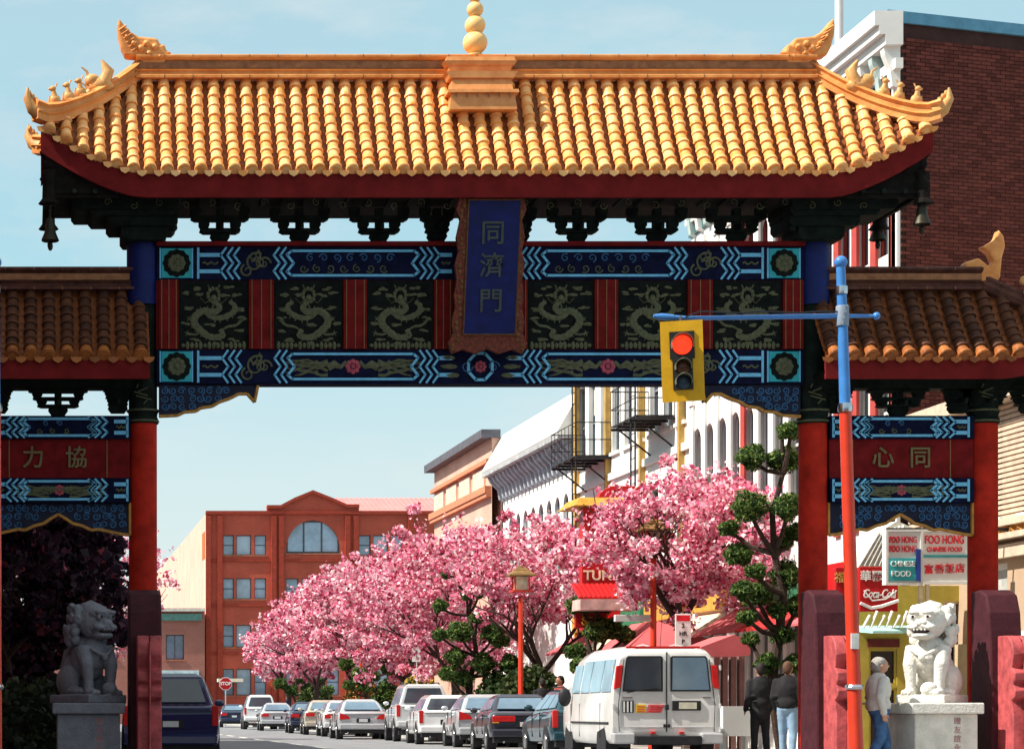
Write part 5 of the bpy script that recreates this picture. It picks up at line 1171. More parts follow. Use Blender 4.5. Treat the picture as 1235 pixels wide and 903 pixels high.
# ================================================================ stone lions
def lion(cx, cy, face, label, lab2, m_, zb_=1.15, open_mouth=True):
    """seated guardian lion; face = heading in degrees (0 looks to -Y, positive turns to the left, -X)"""
    pd = root('lion_pedestal', lab2, 'pedestal', (cx, cy, 0)); hw, hd = .46, .55
    b_ = M(); b_.box(cx-hw-.04, cx+hw+.04, cy-hd-.04, cy+hd+.04, .14, .26); b_.box(cx-hw, cx+hw, cy-hd, cy+hd, .26, .96); b_.build('plinth', m_, pd, bevel=.02)
    c = M(); c.box(cx-hw-.07, cx+hw+.07, cy-hd-.07, cy+hd+.07, .96, 1.12); c.build('cap_slab', m_, pd, bevel=.02)
    for k, ch in enumerate(('贈','友','誼','永')): text(ch, .11, (cx+.16, cy-hd-.002, .85-k*.13), 0, mat('faint_red_letter', (.42,.20,.20), .8), pd, 'carved_character', .004)
    t = root('stone_lion', label, 'statue', (cx, cy, 1.12))
    rot = Matrix.Rotation(R(-face), 3, 'Z')
    def L_(v): return Vector((cx, cy, 1.12)) + rot @ Vector(v)
    def E(mb, c_, r_): mb.sph(L_(c_), r_, 14, 10, rot)
    mb = M(); B = M(); B.prism([(-.36,-.46),(.36,-.46),(.36,.46),(-.36,.46)], 'z', 0, .12); mb.add([Vector((cx,cy,1.12))+rot @ Vector(v) for v in B.v], B.f)
    E(mb, (0,.22,.42), (.27,.26,.34)); E(mb, (0,.0,.66), (.27,.26,.36)); E(mb, (0,-.16,.72), (.22,.17,.26))          # hips, torso, chest
    for s_ in (-1, 1):
        E(mb, (s_*.23,.18,.32), (.13,.24,.24)); E(mb, (s_*.26,-.02,.17), (.09,.22,.07))                                   # haunch, hind foot
        mb.tube([L_((s_*.20,-.14,.80)), L_((s_*.23,-.26,.55)), L_((s_*.21,-.27,.32)), L_((s_*.21,-.28,.16))], [.14,.10,.075,.075], 12)
        E(mb, (s_*.21,-.34,.155), (.10,.13,.06))
        for k in (-1, 0, 1): E(mb, (s_*.21+k*.05,-.44,.15), (.03,.04,.04))
    E(mb, (.10,-.38,.20), (.12,.12,.11)) if open_mouth else E(mb, (-.02,-.36,.22), (.13,.13,.12))      # ball between the paws
    # head
    E(mb, (0,-.16,1.20), (.27,.25,.27)); E(mb, (0,-.32,1.12), (.20,.17,.13)); E(mb, (0,-.30,1.31), (.22,.14,.09)); E(mb, (0,-.44,1.17), (.10,.07,.06)); E(mb, (0,-.34,.99), (.17,.15,.06)); E(mb, (0,-.26,1.03), (.16,.12,.10))
    for s_ in (-1, 1):
        E(mb, (s_*.11,-.41,1.26), (.06,.05,.05)); E(mb, (s_*.10,-.42,1.33), (.09,.05,.035)); E(mb, (s_*.13,-.40,1.11), (.08,.08,.05)); E(mb, (s_*.25,-.08,1.33), (.07,.05,.09))
    for ring, (rr, zc, yc_, n_) in enumerate(((.28, 1.22, -.02, 9), (.30, 1.05, .04, 9), (.27, .90, .05, 8), (.25, 1.36, .02, 7))):
        for k in range(n_):
            a = -.35+(math.pi+.7)*k/(n_-1); E(mb, (rr*math.cos(a), yc_+rr*math.sin(a)*.8, zc+.03*(k % 2)), (.075,.075,.085))
    for k in range(5): E(mb, (-.12+.06*k, -.06, 1.46-.02*abs(k-2)), (.06,.08,.06))
    for ring, (rr, zc, yc_, n_) in enumerate(((.335, 1.24, -.02, 11), (.355, 1.08, .04, 12), (.325, .93, .05, 11), (.30, 1.38, .02, 9))):     # carved spiral curls standing proud of the mane
        for k in range(n_):
            a = -.35+(math.pi+.7)*k/(n_-1); cc_ = Vector((rr*math.cos(a), yc_+rr*math.sin(a)*.85, zc+.03*(k % 2))); ta = Vector((-math.sin(a), math.cos(a)*.85, 0)); sp_ = []
            for q in range(12): u_ = q/11; sp_.append(L_(cc_ + ta*(.05*(1-u_*.8)*math.cos(u_*9)) + Vector((0,0,.05*(1-u_*.8)*math.sin(u_*9)))))
            mb.tube(sp_, .017, 6)
    for s_ in (-1, 1):
        for q in range(4): mb.tube([L_((s_*(.10+.02*q),-.36+.02*q,1.20-.03*q)), L_((s_*(.20+.01*q),-.30+.03*q,1.17-.035*q))], .014, 5)
        mb.tube([L_((s_*.03,-.49,1.13)), L_((s_*.10,-.47,1.10)), L_((s_*.17,-.40,1.12)), L_((s_*.19,-.32,1.07))], .02, 6)
    mb.tube([L_((0,.42,.25)), L_((0,.5,.5)), L_((0,.44,.75)), L_((0,.32,.85))], [.08,.11,.09,.04], 8)
    for s_ in (-1, 1): mb.tube([L_((s_*.2,-.30,.80)), L_((s_*.08,-.37,.72)), L_((0,-.39,.70))], .03, 6)     # collar
    E(mb, (0,-.40,.66), (.05,.04,.05))
    remeshed(mb, 'lion_body', m_, t, .0115, 1, .006).location = (-cx, -cy, -1.12)
    d = M(); d.sph(L_((0,-.42,1.05)), (.13,.07,.035), 12, 8, rot); d.build('mouth_cavity', mat('mouth_dark', (.03,.02,.02), .9), t)
    e_ = M()
    for k in (-.08,-.03,.03,.08): e_.sph(L_((k,-.475,1.075)), (.016,.014,.022), 6, 5)
    e_.build('teeth', m_, t)
    e_ = M()
    for s_ in (-1, 1): e_.sph(L_((s_*.11,-.455,1.265)), .022, 8, 6)
    e_.build('pupils', MAT['mouth_dark'], t)
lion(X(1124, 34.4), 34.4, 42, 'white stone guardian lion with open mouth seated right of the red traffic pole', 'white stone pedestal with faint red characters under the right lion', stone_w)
lion(X(106, 34.4), 34.4, -38, 'stone guardian lion coloured grey for shade seated left of the left gate column', 'stone pedestal coloured grey for shade under the left lion', stone_sh)
# ================================================================ people
def capsule(mb, a, b_, ra, rb=None, n=12): 
    rb = ra if rb is None else rb; mb.cyl(a, b_, ra, rb, n); mb.sph(a, ra, n, 8); mb.sph(b_, rb, n, 8)
def person(x, y, z0, face, h, label, jacket, trousers, hair, skin, stride=.12, arm=.1, lod=1, hair_len=0, bag=None, coat=False):
    t = root('person', label, 'person', (x, y, z0)); k = h/1.75
    rot = Matrix.Rotation(R(face), 3, 'Z')           # face 0 looks along +X
    def L_(v): return rot @ (Vector(v)*k)
    skinm = skin; vx = .011 if lod == 1 else .02
    hip = .92; sh = 1.44
    J = {}
    legs = {1: ((0,.09,hip), (stride*.75,.10,.50), (stride*.95,.10,.09)), -1: ((0,-.09,hip), (-stride*.1,-.10,.50), (-stride*1.2,-.10,.10))}
    arms = {1: ((0,.20,sh-.03), (-.04+arm*.0,.25,1.14), (.10+arm*.5,.23,.90)), -1: ((0,-.20,sh-.03), (-.07,-.26,1.14), (.02+arm,-.24,.90))}
    b_ = M()
    b_.sph(L_((0,0,1.0)), Vector((.13,.17,.14))*k, 14, 10, rot); b_.sph(L_((.0,0,1.28)), Vector((.125,.18,.22))*k, 14, 10, rot)
    capsule(b_, L_((0,0,1.42)), L_((.02,0,1.56)), .06*k, .055*k)
    b_.sph(L_((.025,0,1.655)), Vector((.098,.078,.115))*k, 16, 12, rot); b_.sph(L_((.065,0,1.60)), Vector((.055,.05,.06))*k, 12, 8, rot)
    b_.sph(L_((.125,0,1.64)), Vector((.022,.016,.026))*k, 8, 6, rot); b_.sph(L_((.108,0,1.675)), Vector((.018,.045,.012))*k, 8, 6, rot)
    for s_ in (-1, 1): b_.sph(L_((.015,s_*.078,1.645)), Vector((.022,.013,.034))*k, 8, 6, rot)
    b_.sph(L_((.103,0,1.595)), Vector((.02,.03,.010))*k, 8, 6, rot)
    for s_ in (-1, 1):
        a, e_, w_ = arms[s_]; capsule(b_, L_(a), L_(e_), .047*k, .038*k); capsule(b_, L_(e_), L_(w_), .037*k, .026*k)
        d = (Vector(w_)-Vector(e_)).normalized(); p = Vector(w_)+d*.05
        b_.sph(L_(p), Vector((.042,.020,.05))*k, 10, 8, rot)
        for f in range(4):
            q = p+d*.035+Vector((.03-.02*f,0,0)); ln = (.06,.07,.066,.05)[f]
            m1 = q+d*ln*.55; m2 = m1+(d*.8+Vector((.25,-s_*.35,0))).normalized()*ln*.5
            b_.tube([L_(q), L_(m1), L_(m2)], [.0105*k,.0098*k,.008*k], 6)
        q = p+Vector((.035,0,.015)); b_.tube([L_(q), L_(q+d*.03+Vector((.022,-s_*.01,0))), L_(q+d*.06+Vector((.028,-s_*.02,0)))], [.012*k,.011*k,.009*k], 6)
        a, e_, w_ = legs[s_]; capsule(b_, L_(a), L_(e_), .085*k, .055*k); capsule(b_, L_(e_), L_(w_), .052*k, .035*k); b_.sph(L_((w_[0]+.05, w_[1], .045)), Vector((.12,.045,.045))*k, 10, 8, rot)
    remeshed(b_, 'body', skinm, t, vx*k*.9, 2)
    j = M(); lo = .80 if coat else .90
    j.sph(L_((-.01,0,1.27)), Vector((.165,.225,.27))*k, 16, 12, rot); j.sph(L_((-.01,0,1.03)), Vector((.165,.205,.17))*k, 16, 12, rot); j.sph(L_((-.02,0,1.43)), Vector((.11,.19,.085))*k, 14, 8, rot)
    if coat: j.sph(L_((0,0,.85)), Vector((.16,.20,.18))*k, 14, 10, rot)
    j.tube([L_((-.01,0,1.46)), L_((.0,0,1.53))], [.085*k,.078*k], 12)
    for s_ in (-1, 1):
        a, e_, w_ = arms[s_]; capsule(j, L_(a), L_(e_), .075*k, .062*k); capsule(j, L_(e_), L_(w_), .060*k, .048*k)
    for q in range(5): j.sph(L_((-.14+.03*q, .19-.02*q, 1.05+.1*q)), Vector((.03,.05,.02))*k, 8, 6, rot)
    remeshed(j, 'jacket', jacket, t, vx*k*1.2, 3, .01)
    l_ = M(); l_.sph(L_((0,0,.95)), Vector((.145,.185,.13))*k, 14, 10, rot)
    for s_ in (-1, 1):
        a, e_, w_ = legs[s_]; capsule(l_, L_(a), L_(e_), .105*k, .078*k); capsule(l_, L_(e_), L_((w_[0], w_[1], .12)), .076*k, .062*k)
    remeshed(l_, 'trousers', trousers, t, vx*k*1.3, 2, .008)
    hm = M(); hm.sph(L_((.0,0,1.685)), Vector((.108,.089,.105))*k, 16, 12, rot); hm.sph(L_((-.04,0,1.64)), Vector((.075,.084,.10))*k, 12, 8, rot)
    if hair_len: hm.sph(L_((-.06,0,1.55)), Vector((.07,.085,.16))*k, 12, 8, rot)
    hm.v = [v for v in hm.v]; ho = remeshed(hm, 'hair', hair, t, vx*k, 1, .012)
    for v in ho.data.vertices:      # keep hair behind the face line
        lv = rot.inverted() @ v.co
        if lv.x > .055*k and lv.z < 1.715*k: v.co = rot @ Vector((.055*k-.0, lv.y*.96, lv.z))
    e_ = M()
    for s_ in (-1, 1): e_.sph(L_((.118,s_*.03,1.665)), .009*k, 6, 5)
    eo = bpy.data.objects.new('eyes', e_.mesh('eyes', [mat('eye_dark', (.03,.02,.02), .3)])); COL.objects.link(eo); eo.parent = t
    s2_ = M()
    for s_ in (-1, 1):
        w_ = legs[s_][2]; zf = 0 if s_ > 0 else .0
        s2_.sph(L_((w_[0]+.055, w_[1], .05)), Vector((.145,.055,.055))*k, 12, 8, rot); s2_.sph(L_((w_[0]-.02, w_[1], .07)), Vector((.06,.05,.07))*k, 10, 8, rot)
    so_ = bpy.data.objects.new('shoes', s2_.mesh('shoes', [mat('shoe_dark', (.03,.025,.02), .6)], smooth=True)); COL.objects.link(so_); so_.parent = t
    return t
skin1 = mat('skin', (.52,.28,.19), .6, .1, 8); skin2 = mat('skin_warm', (.42,.21,.14), .6, .1, 8)
greyh = mat('hair_grey', (.32,.30,.28), .8, .3, 30); blackh = mat('hair_black', (.02,.016,.014), .7, .3, 30); brownh = mat('hair_brown', (.10,.05,.03), .7, .3, 30)
jk = mat('jacket_offwhite', (.62,.62,.58), .85, .12, 6, bump=.5, bscale=14); jeans = mat('denim', (.06,.14,.30), .85, .35, 7, bump=.3, bscale=40); blkc = mat('black_cloth', (.018,.017,.02), .85, .3, 6); navyc = mat('navy_cloth', (.03,.04,.09), .85, .3); khk = mat('khaki_cloth', (.35,.28,.18), .85, .2)

person(X(1060, 34.0), 34.0, .14, 0, 1.62, 'grey haired man in off-white jacket and jeans walking right past the white lion', jk, jeans, greyh, skin1, stride=.16, arm=-.04).scale = (1.16, 1.16, 1)
person(X(917, 43.0), 43.0, .14, 95, 1.72, 'person in black coat standing with back turned right of the white board', blkc, blkc, blackh, skin2, coat=True, stride=.05, lod=2)
#person(X(934, 42.2), 42.2, .14, 120, 1.66, 'person in black clothes close beside the one in the black coat', blkc, navyc, blackh, skin2, stride=.06, lod=2)
person(X(950, 40.5), 40.5, .14, 60, 1.70, 'person in dark jacket and pale blue jeans left of the right gate column', blkc, mat('light_denim', (.22,.34,.48), .85, .2), brownh, skin1, stride=.10, lod=2)
person(X(347, 131), 131, .14, 170, 1.72, 'tiny far pedestrian in dark blue beside the silver sedans', navyc, blkc, brownh, skin1, lod=2)
person(X(654, 60), 60, .14, 100, 1.68, 'pedestrian in dark clothes behind the dark sedan under the blossom', blkc, jeans, blackh, skin2, lod=2)
person(X(676, 57), 57, .14, 200, 1.70, 'pedestrian in reddish top behind the teal wagon', mat('red_cloth', (.35,.06,.05), .85), blkc, blackh, skin2, lod=2)
# ================================================================ vehicles (local: rear at y=0, nose toward +y, x to the right)
def paint(name, c, metal=.0, coat=.6): return mat(name, c, .3, .10, 1.2, coat=1.0, metal=metal)
tail_m = mat('tail_lamp', (.55,.02,.02), .25, .15, 20); amber_m = mat('amber_lamp', (.65,.25,.03), .25, .1); plate_m = mat('number_plate', (.65,.68,.72), .5, .1, 20); bump_m = mat('bumper_grey', (.25,.25,.26), .6, .15)
def spline(pts, n=4):
    out = []; m_ = len(pts)
    for i in range(m_-1):
        a, b, c, d = [np.array(pts[j], float) for j in (max(i-1,0), i, i+1, min(i+2,m_-1))]
        for k in range(n):
            u = k/n; out.append(tuple(.5*((2*b)+(c-a)*u+(2*a-5*b+4*c-d)*u*u+(3*b-a-3*c+d)*u**3)))
    out.append(tuple(pts[-1])); return out
def car(kind, color, loc, label, group, tail='wide', roofrack=False, dark_bumper=False, plate=True, front=False):
    """kind = dict(L, W, belt line profile, roof profile, greenhouse)"""
    K = dict(
      sedan=dict(L=4.6, W=1.76, low=[(0,.52,.80,),(.06,.34,.96),(.5,.30,1.00),(1.2,.28,.98),(2.6,.27,.96),(3.5,.27,.90),(4.3,.30,.76),(4.6,.40,.62)], cab=(.55,1.02,3.55,.95, 1.15,1.40,2.55,1.38), hw=.73),
      hatch=dict(L=4.2, W=1.72, low=[(0,.50,.86),(.05,.34,1.02),(.5,.30,1.03),(1.2,.28,1.0),(2.4,.27,.97),(3.2,.27,.92),(3.9,.30,.80),(4.2,.40,.64)], cab=(.08,1.03,3.2,.96, .62,1.44,2.2,1.44), hw=.70),
      wagon=dict(L=4.6, W=1.78, low=[(0,.50,.86),(.05,.34,1.02),(.5,.30,1.03),(1.2,.28,1.0),(2.6,.27,.97),(3.5,.27,.92),(4.3,.30,.80),(4.6,.40,.64)], cab=(.06,1.03,3.55,.96, .40,1.46,2.5,1.47), hw=.71),
      minivan=dict(L=4.7, W=1.86, low=[(0,.50,.96),(.05,.36,1.10),(.5,.32,1.12),(1.2,.30,1.1),(2.6,.28,1.06),(3.6,.28,1.0),(4.4,.32,.86),(4.7,.42,.68)], cab=(.06,1.11,4.0,1.0, .34,1.70,2.75,1.72), hw=.75),
      suv=dict(L=4.6, W=1.84, low=[(0,.60,1.08),(.05,.46,1.20),(.5,.42,1.22),(1.2,.40,1.2),(2.6,.40,1.17),(3.2,.40,1.14),(4.3,.44,1.05),(4.6,.52,.85)], cab=(.05,1.21,3.3,1.14, .22,1.86,2.6,1.88), hw=.76))[kind]
    t = root('parked_car', label, 'car', (0,0,0), group); W = K['W']/2; Lc = K['L']
    st = spline(K['low'], 4); b_ = M(); vs = []; n_ = 12
    for y, z0, z1 in st:
        e = min(1, (y+.25)/.5, (Lc-y+.35)/.8); hw = W*(.86+.14*math.sin(max(0,min(1,e))*math.pi/2)); zm = z0+(z1-z0)*.45
        sec = [(-hw*.86, z0), (-hw*.97, z0+.05), (-hw, zm), (-hw*.985, zm+(z1-zm)*.55), (-hw*.94, z1-.045), (-hw*.84, z1), (hw*.84, z1), (hw*.94, z1-.045), (hw*.985, zm+(z1-zm)*.55), (hw, zm), (hw*.97, z0+.05), (hw*.86, z0)]
        vs += [(a, y, b__) for a, b__ in sec]
    fs = [list(range(n_-1,-1,-1)), [(len(st)-1)*n_+j for j in range(n_)]]
    for i in range(len(st)-1):
        for j in range(n_): fs.append((i*n_+j, i*n_+(j+1)%n_, (i+1)*n_+(j+1)%n_, (i+1)*n_+j))
    b_.add(vs, fs)
    ya, za, yb_, zb_, yc_, zc, yd, zd = K['cab']; hb, ht = W*.90, K['hw']*.82
    c = M(); c.hexa([(-hb,ya,za-.08),(hb,ya,za-.08),(hb,yb_,zb_-.08),(-hb,yb_,zb_-.08)], [(-ht,yc_,zc-.05),(ht,yc_,zc-.05),(ht,yd,zd-.05),(-ht,yd,zd-.05)])
    bd = b_.build('body', color, t, smooth=50)
    cab = c.build('cabin', color, t, bevel=.05)
    ro = M(); ro.hexa([(-ht*1.0,yc_-.02,zc-.06),(ht*1.0,yc_-.02,zc-.06),(ht*1.0,yd+.02,zd-.06),(-ht*1.0,yd+.02,zd-.06)], [(-ht*.8,yc_+.15,zc+.02),(ht*.8,yc_+.15,zc+.02),(ht*.8,yd-.15,zd+.02),(-ht*.8,yd-.15,zd+.02)]); ro.build('roof', color, t, bevel=.03)
    def face(A, B_, C_, D_, ins, off, nm, m_, par, ia=None):     # quad window inset on a cabin face
        A, B_, C_, D_ = map(Vector, (A, B_, C_, D_)); n__ = (B_-A).cross(D_-A).normalized()
        def q(u, v): return A*(1-u)*(1-v)+B_*u*(1-v)+C_*u*v+D_*(1-u)*v + n__*off
        u0, u1, v0, v1 = ins; g = M(); p = [q(u0,v0), q(u1,v0), q(u1,v1), q(u0,v1)]
        g.hexa([p[0], p[1], p[1]-n__*.03, p[0]-n__*.03], [p[3], p[2], p[2]-n__*.03, p[3]-n__*.03]); return g.build(nm, m_, par, bevel=.006)
    P8 = [(-hb,ya,za-.0),(hb,ya,za-.0),(hb,yb_,zb_),(-hb,yb_,zb_),(-ht,yc_,zc-.05),(ht,yc_,zc-.05),(ht,yd,zd-.05),(-ht,yd,zd-.05)]
    face(P8[0], P8[1], P8[5], P8[4], (.09,.91,.10,.90), .012, 'rear_window', glassb_m if kind in ('sedan','hatch') else glass_m, cab)
    face(P8[2], P8[3], P8[7], P8[6], (.08,.92,.08,.92), .012, 'windscreen', glass_m, cab)
    for s_, q4 in ((-1, (P8[3], P8[0], P8[4], P8[7])), (1, (P8[1], P8[2], P8[6], P8[5]))):
        cuts = ((.06,.30),(.33,.62),(.65,.90))
        for u0, u1 in (cuts if s_ > 0 else [(1-b__, 1-a_) for a_, b__ in cuts]): face(*q4, (u0,u1,.12,.88), .010, 'side_window', glassb_m, cab)
    # wheels
    for s_ in (-1, 1):
        for y in (.82, Lc-.86):
            r_ = .31 if kind != 'suv' else .36; x_ = s_*(W-.12)
            w_ = M(); w_.cyl((x_-s_*.10, y, r_), (x_+s_*.125, y, r_), r_, n=20); wh = w_.build('wheel', rub_m, t, smooth=40)
            w_ = M(); w_.cyl((x_+s_*.10, y, r_), (x_+s_*.135, y, r_), r_*.62, r_*.55, n=14); w_.build('rim', chrome_m, wh, smooth=30)
            a = M(); a.cyl((x_-s_*.1, y, r_+.02), (x_+s_*.128, y, r_+.02), r_+.055, n=20); a.build('wheel_arch', dark_m, t)
    # rear details
    zt = K['low'][1][2]
    def rb(x0, x1, z0, z1, y0=-.03, y1=.12, nm='part', m_=tail_m, bv=.01, par=bd): return M().box(x0, x1, y0, y1, z0, z1).build(nm, m_, par, bevel=bv)
    for s_ in (-1, 1):
        if tail == 'wide': a, b__ = sorted((s_*W*.93, s_*W*.50)); rb(a, b__, zt-.24, zt-.09, nm='tail_light')
        elif tail == 'tri':
            g = M(); g.prism([(s_*W*.95, zt-.26), (s_*W*.52, zt-.24), (s_*W*.60, zt-.12), (s_*W*.93, zt-.02)], 'y', -.02, .14); g.build('tail_light', tail_m, bd, bevel=.01)
        elif tail == 'tall': a, b__ = sorted((s_*W*.97, s_*W*.84)); rb(a, b__, zt-.38, zt+.0, y0=-.01, nm='tail_light')
        elif tail == 'band': a, b__ = sorted((s_*W*.93, s_*W*.30)); rb(a, b__, zt-.22, zt-.08, nm='tail_light'); a, b__ = sorted((s_*W*.93, s_*W*.75)); rb(a, b__, zt-.26, zt-.225, nm='turn_signal', m_=amber_m)
        m_ = M(); m_.sph((s_*(W+.06), Lc*.62, zt+.06), (.10,.05,.07), 10, 6); m_.build('wing_mirror', color, t, smooth=True)
    rb(-W*.95, W*.95, .36 if kind != 'suv' else .5, .56 if kind != 'suv' else .68, y0=-.09, y1=.2, nm='bumper', m_=bump_m if dark_bumper else color, bv=.04)
    rb(-W*.9, W*.9, .22, .36, y0=.0, y1=.25, nm='lower_valance', m_=dark_m)
    pz = .62 if kind in ('sedan','wagon') else .70
    if plate:
        p_ = rb(-.24, .24, pz-.02, pz+.13, y0=-.02, y1=.05, nm='plate_recess', m_=dark_m); rb(-.15, .15, pz, pz+.11, y0=-.03, y1=-.01, nm='number_plate', m_=plate_m, bv=0, par=p_)
    rb(-W*.80, W*.80, zt-.075, zt-.065, y0=-.022, y1=.02, nm='lid_seam', m_=dark_m, bv=0)
    m_ = M(); m_.tube([(-.55, .12, .25), (-.55, -.06, .24)], .03, 8); m_.build('exhaust', chrome_m, t)
    for y in (Lc*.36, Lc*.60):
        for s_ in (-1, 1): a, b__ = sorted((s_*(W-.02), s_*(W+.003))); M().box(a, b__, y, y+.012, .42, zt-.05).build('door_seam', dark_m, bd)
    if roofrack:
        for s_ in (-1, 1): M().tube([(s_*ht*.85, yc_+.2, zc-.02), (s_*ht*.85, yc_+.3, zc+.06), (s_*ht*.85, yd-.3, zd+.06), (s_*ht*.85, yd-.2, zd-.02)], .018, 6).build('roof_rail', dark_m, t)
    t.location = loc; t.rotation_euler.z = R(-3+random.uniform(-.5, .5)); t.scale = (1, .93, 1); return t
CG = 'cars parked in a row along the right kerb'
def cx_(pxl, D, W=1.78): return X(pxl, D)+W/2
teal = paint('car_teal', (.012,.05,.07)); blk = paint('car_charcoal', (.035,.035,.05)); silver = paint('car_silver', (.50,.52,.55), .3); white = paint('car_white', (.76,.77,.78)); beige = paint('car_beige', (.50,.46,.38), .2); navy = paint('car_navy', (.02,.03,.07)); dkb = paint('car_dark_blue', (.01,.02,.10)); pearl = paint('car_pearl', (.62,.64,.66), .2)
car('wagon', teal, (11.95, 50.3, 0), 'dark teal wagon parked right behind the white van', CG, 'tall', roofrack=True)
car('sedan', blk, (11.9, 57.0, 0), 'charcoal sedan with a wide red and amber light band, second behind the white van', CG, 'band')
car('hatch', silver, (12.2, 63.3, 0), 'silver hatchback with big rounded red lights between charcoal sedan and white wagon', CG, 'tri')
car('wagon', white, (12.1, 69.0, 0), 'white wagon with narrow upright red lights below the pruned pine', CG, 'tall')
car('suv', pearl, (12.45, 75.5, 0), 'tall pale grey off-roader sticking up above the white wagon', CG, 'tall', roofrack=True)
car('sedan', silver, (11.3, 81.5, 0), 'silver sedan with dark angular lights, alone left of the tall off-roader', CG, 'tri')
car('sedan', pearl, (11.8, 90.0, 0), 'pearl grey sedan mostly hidden just left of the silver sedan', CG, 'wide')
car('hatch', beige, (11.85, 97.0, 0), 'beige hatchback in the middle of the far row', CG, 'wide')
car('sedan', navy, (12.0, 104.0, 0), 'navy sedan, a sliver showing behind the beige hatchback', CG, 'wide')
car('sedan', silver, (11.9, 117.0, 0), 'small far silver sedan in front of the white off-roader', CG, 'wide')
car('suv', white, (11.9, 126.0, 0), 'far white off-roader behind the small silver sedan', CG, 'tall')
car('sedan', navy, (11.8, 142.0, 0), 'farthest dark car, below the STOP sign', CG, 'wide')
# dark blue minivan on the left kerb, seen behind the left column
bv = car('minivan', dkb, (2.45, 44.0, 0), 'dark blue minivan parked at the left kerb half hidden by the left gate column', 'cars parked along the left kerb', 'tall')
# white passenger van
def big_van():
    t = root('white_van', 'large white passenger van with two rear doors parked nearest the gate', 'van', (0,0,0)); W = 1.0; Lc = 5.5
    prof_ = [(0,.46,2.10),(.04,.42,2.14),(.3,.40,2.19),(1.5,.38,2.22),(3.0,.38,2.22),(3.9,.38,2.14),(4.3,.38,1.80),(4.62,.38,1.32),(5.1,.40,1.18),(5.5,.46,.95)]
    def hw(z, y):
        a = 1.0 if z < 1.2 else 1.0-.17*((z-1.2)/1.0)**1.3
        a *= .975+.025*min(1, y/.4)
        return W*a*(1 if y < 4.4 else 1-.10*((y-4.4)/1.1)**2)
    b_ = M(); vs = []; n_ = 18
    for y, z0, z1 in prof_:
        zs = [z0, z0+.08, z0+.3, .86 if z1 > 1.3 else z0+.38, min(1.12, z1-.1), min(1.45, z1-.06), z1-.16 if z1 > 1.8 else z1-.05, z1-.05 if z1 > 1.8 else z1-.03, z1]
        ks = [.93, .99, 1, 1, .995, 1, .98, .88, .62]
        L_ = [(-hw(z, y)*k, z) for z, k in zip(zs, ks)]
        vs += [(a, y, z) for a, z in L_] + [(-a, y, z) for a, z in L_[::-1]]
    fs = [list(range(n_-1,-1,-1)), [(len(prof_)-1)*n_+j for j in range(n_)]]
    for i in range(len(prof_)-1):
        for j in range(n_): fs.append((i*n_+j, i*n_+(j+1)%n_, (i+1)*n_+(j+1)%n_, (i+1)*n_+j))
    b_.add(vs, fs); wp = mat('van_white', (.74,.745,.74), .3, .14, 1.1, coat=.8); bd = b_.build('body', wp, t, smooth=50)
    dk = glass_m; y0 = -.012
    for s_ in (-1, 1):
        # rear door window with rubber surround
        pts = [(s_*.07, 1.36), (s_*.80, 1.36), (s_*.735, 1.97), (s_*.70, 2.01), (s_*.10, 2.01), (s_*.07, 1.98)]
        M().prism(pts, 'y', -.018, .03).build('window_rubber', dark_m, bd)
        q = [(s_*.10, 1.39), (s_*.77, 1.39), (s_*.71, 1.95), (s_*.68, 1.98), (s_*.11, 1.98)]
        M().prism(q, 'y', -.026, .02).build('rear_window', glass_m if s_ < 0 else glassb_m, bd)
        M().prism([(s_*.835, 1.44), (s_*.955, 1.40), (s_*.91, 1.83), (s_*.80, 1.85)], 'y', -.03, .06).build('tail_light', tail_m, bd, bevel=.01)
        for z in (.62, 1.05, 1.75): M().box(min(s_*.955,s_*.985)-.0, max(s_*.955,s_*.985), -.02, .03, z, z+.09).build('hinge', wp, bd)
        g = M(); g.box(min(s_*.60,s_*.99), max(s_*.60,s_*.99), -.16, .12, .40, .60); g.build('bumper_corner', mat('bumper_silver', (.55,.56,.58), .35, .1, metal=.4), bd, bevel=.03)
        g = M(); g.box(min(s_*.22,s_*.30), max(s_*.22,s_*.30), -.10, .02, .585, .62); g.build('marker_lamp', tail_m, bd)
    M().box(-.60, .60, -.18, .12, .38, .55).build('bumper_step', dark_m, bd, bevel=.02)
    M().box(-.01, .01, -.016, .03, .62, 2.08).build('door_gap', dark_m, bd)
    for x_ in (-.86, .86): M().tube([(x_, -.012, .62), (x_*1.02, -.012, 1.1), (x_*.9, -.012, 1.95)], .007, 4).build('door_edge', dark_m, bd)
    M().box(-.85, .85, -.014, .02, .70, .712).build('pressed_line', MAT['bumper_silver'], bd)
    p_ = M().box(.10, .62, -.03, .02, 1.01, 1.19).build('plate_recess', dark_m, bd, bevel=.01); M().box(.22, .54, -.04, -.02, 1.04, 1.16).build('number_plate', mat('plate_pale', (.62,.60,.48), .5), p_)
    text('CX 482', .085, (.38, -.042, .925), 0, mat('letter_blue', (.03,.06,.30)), p_, depth=.003) if False else None
    M().box(-.80, -.60, -.022, .02, .97, 1.19).build('vent_grille', dark_m, bd)
    st = M()
    for k in range(3): st.box(-.79+.065*k, -.76+.065*k, -.026, -.02, .98, 1.18)
    st.build('vent_slat', wp, bd)
    M().box(-.56, -.38, -.018, .02, .97, 1.12).build('yellow_sticker', mat('sticker_yellow', (.75,.50,.04), .5, .2, 20), bd)
    M().prism([(-.37, .97), (-.10, .97), (-.04, 1.12), (-.33, 1.12)], 'y', -.018, .02).build('red_sticker', mat('sticker_pink', (.60,.12,.12), .5, .4, 30), bd)
    k_ = M()
    for q in range(3): k_.box(-.54, -.40, -.022, -.018, .985+.045*q, 1.0+.045*q)
    for q in range(3): k_.box(-.34+.02*q, -.12+.02*q, -.022, -.018, .985+.045*q, 1.0+.045*q)
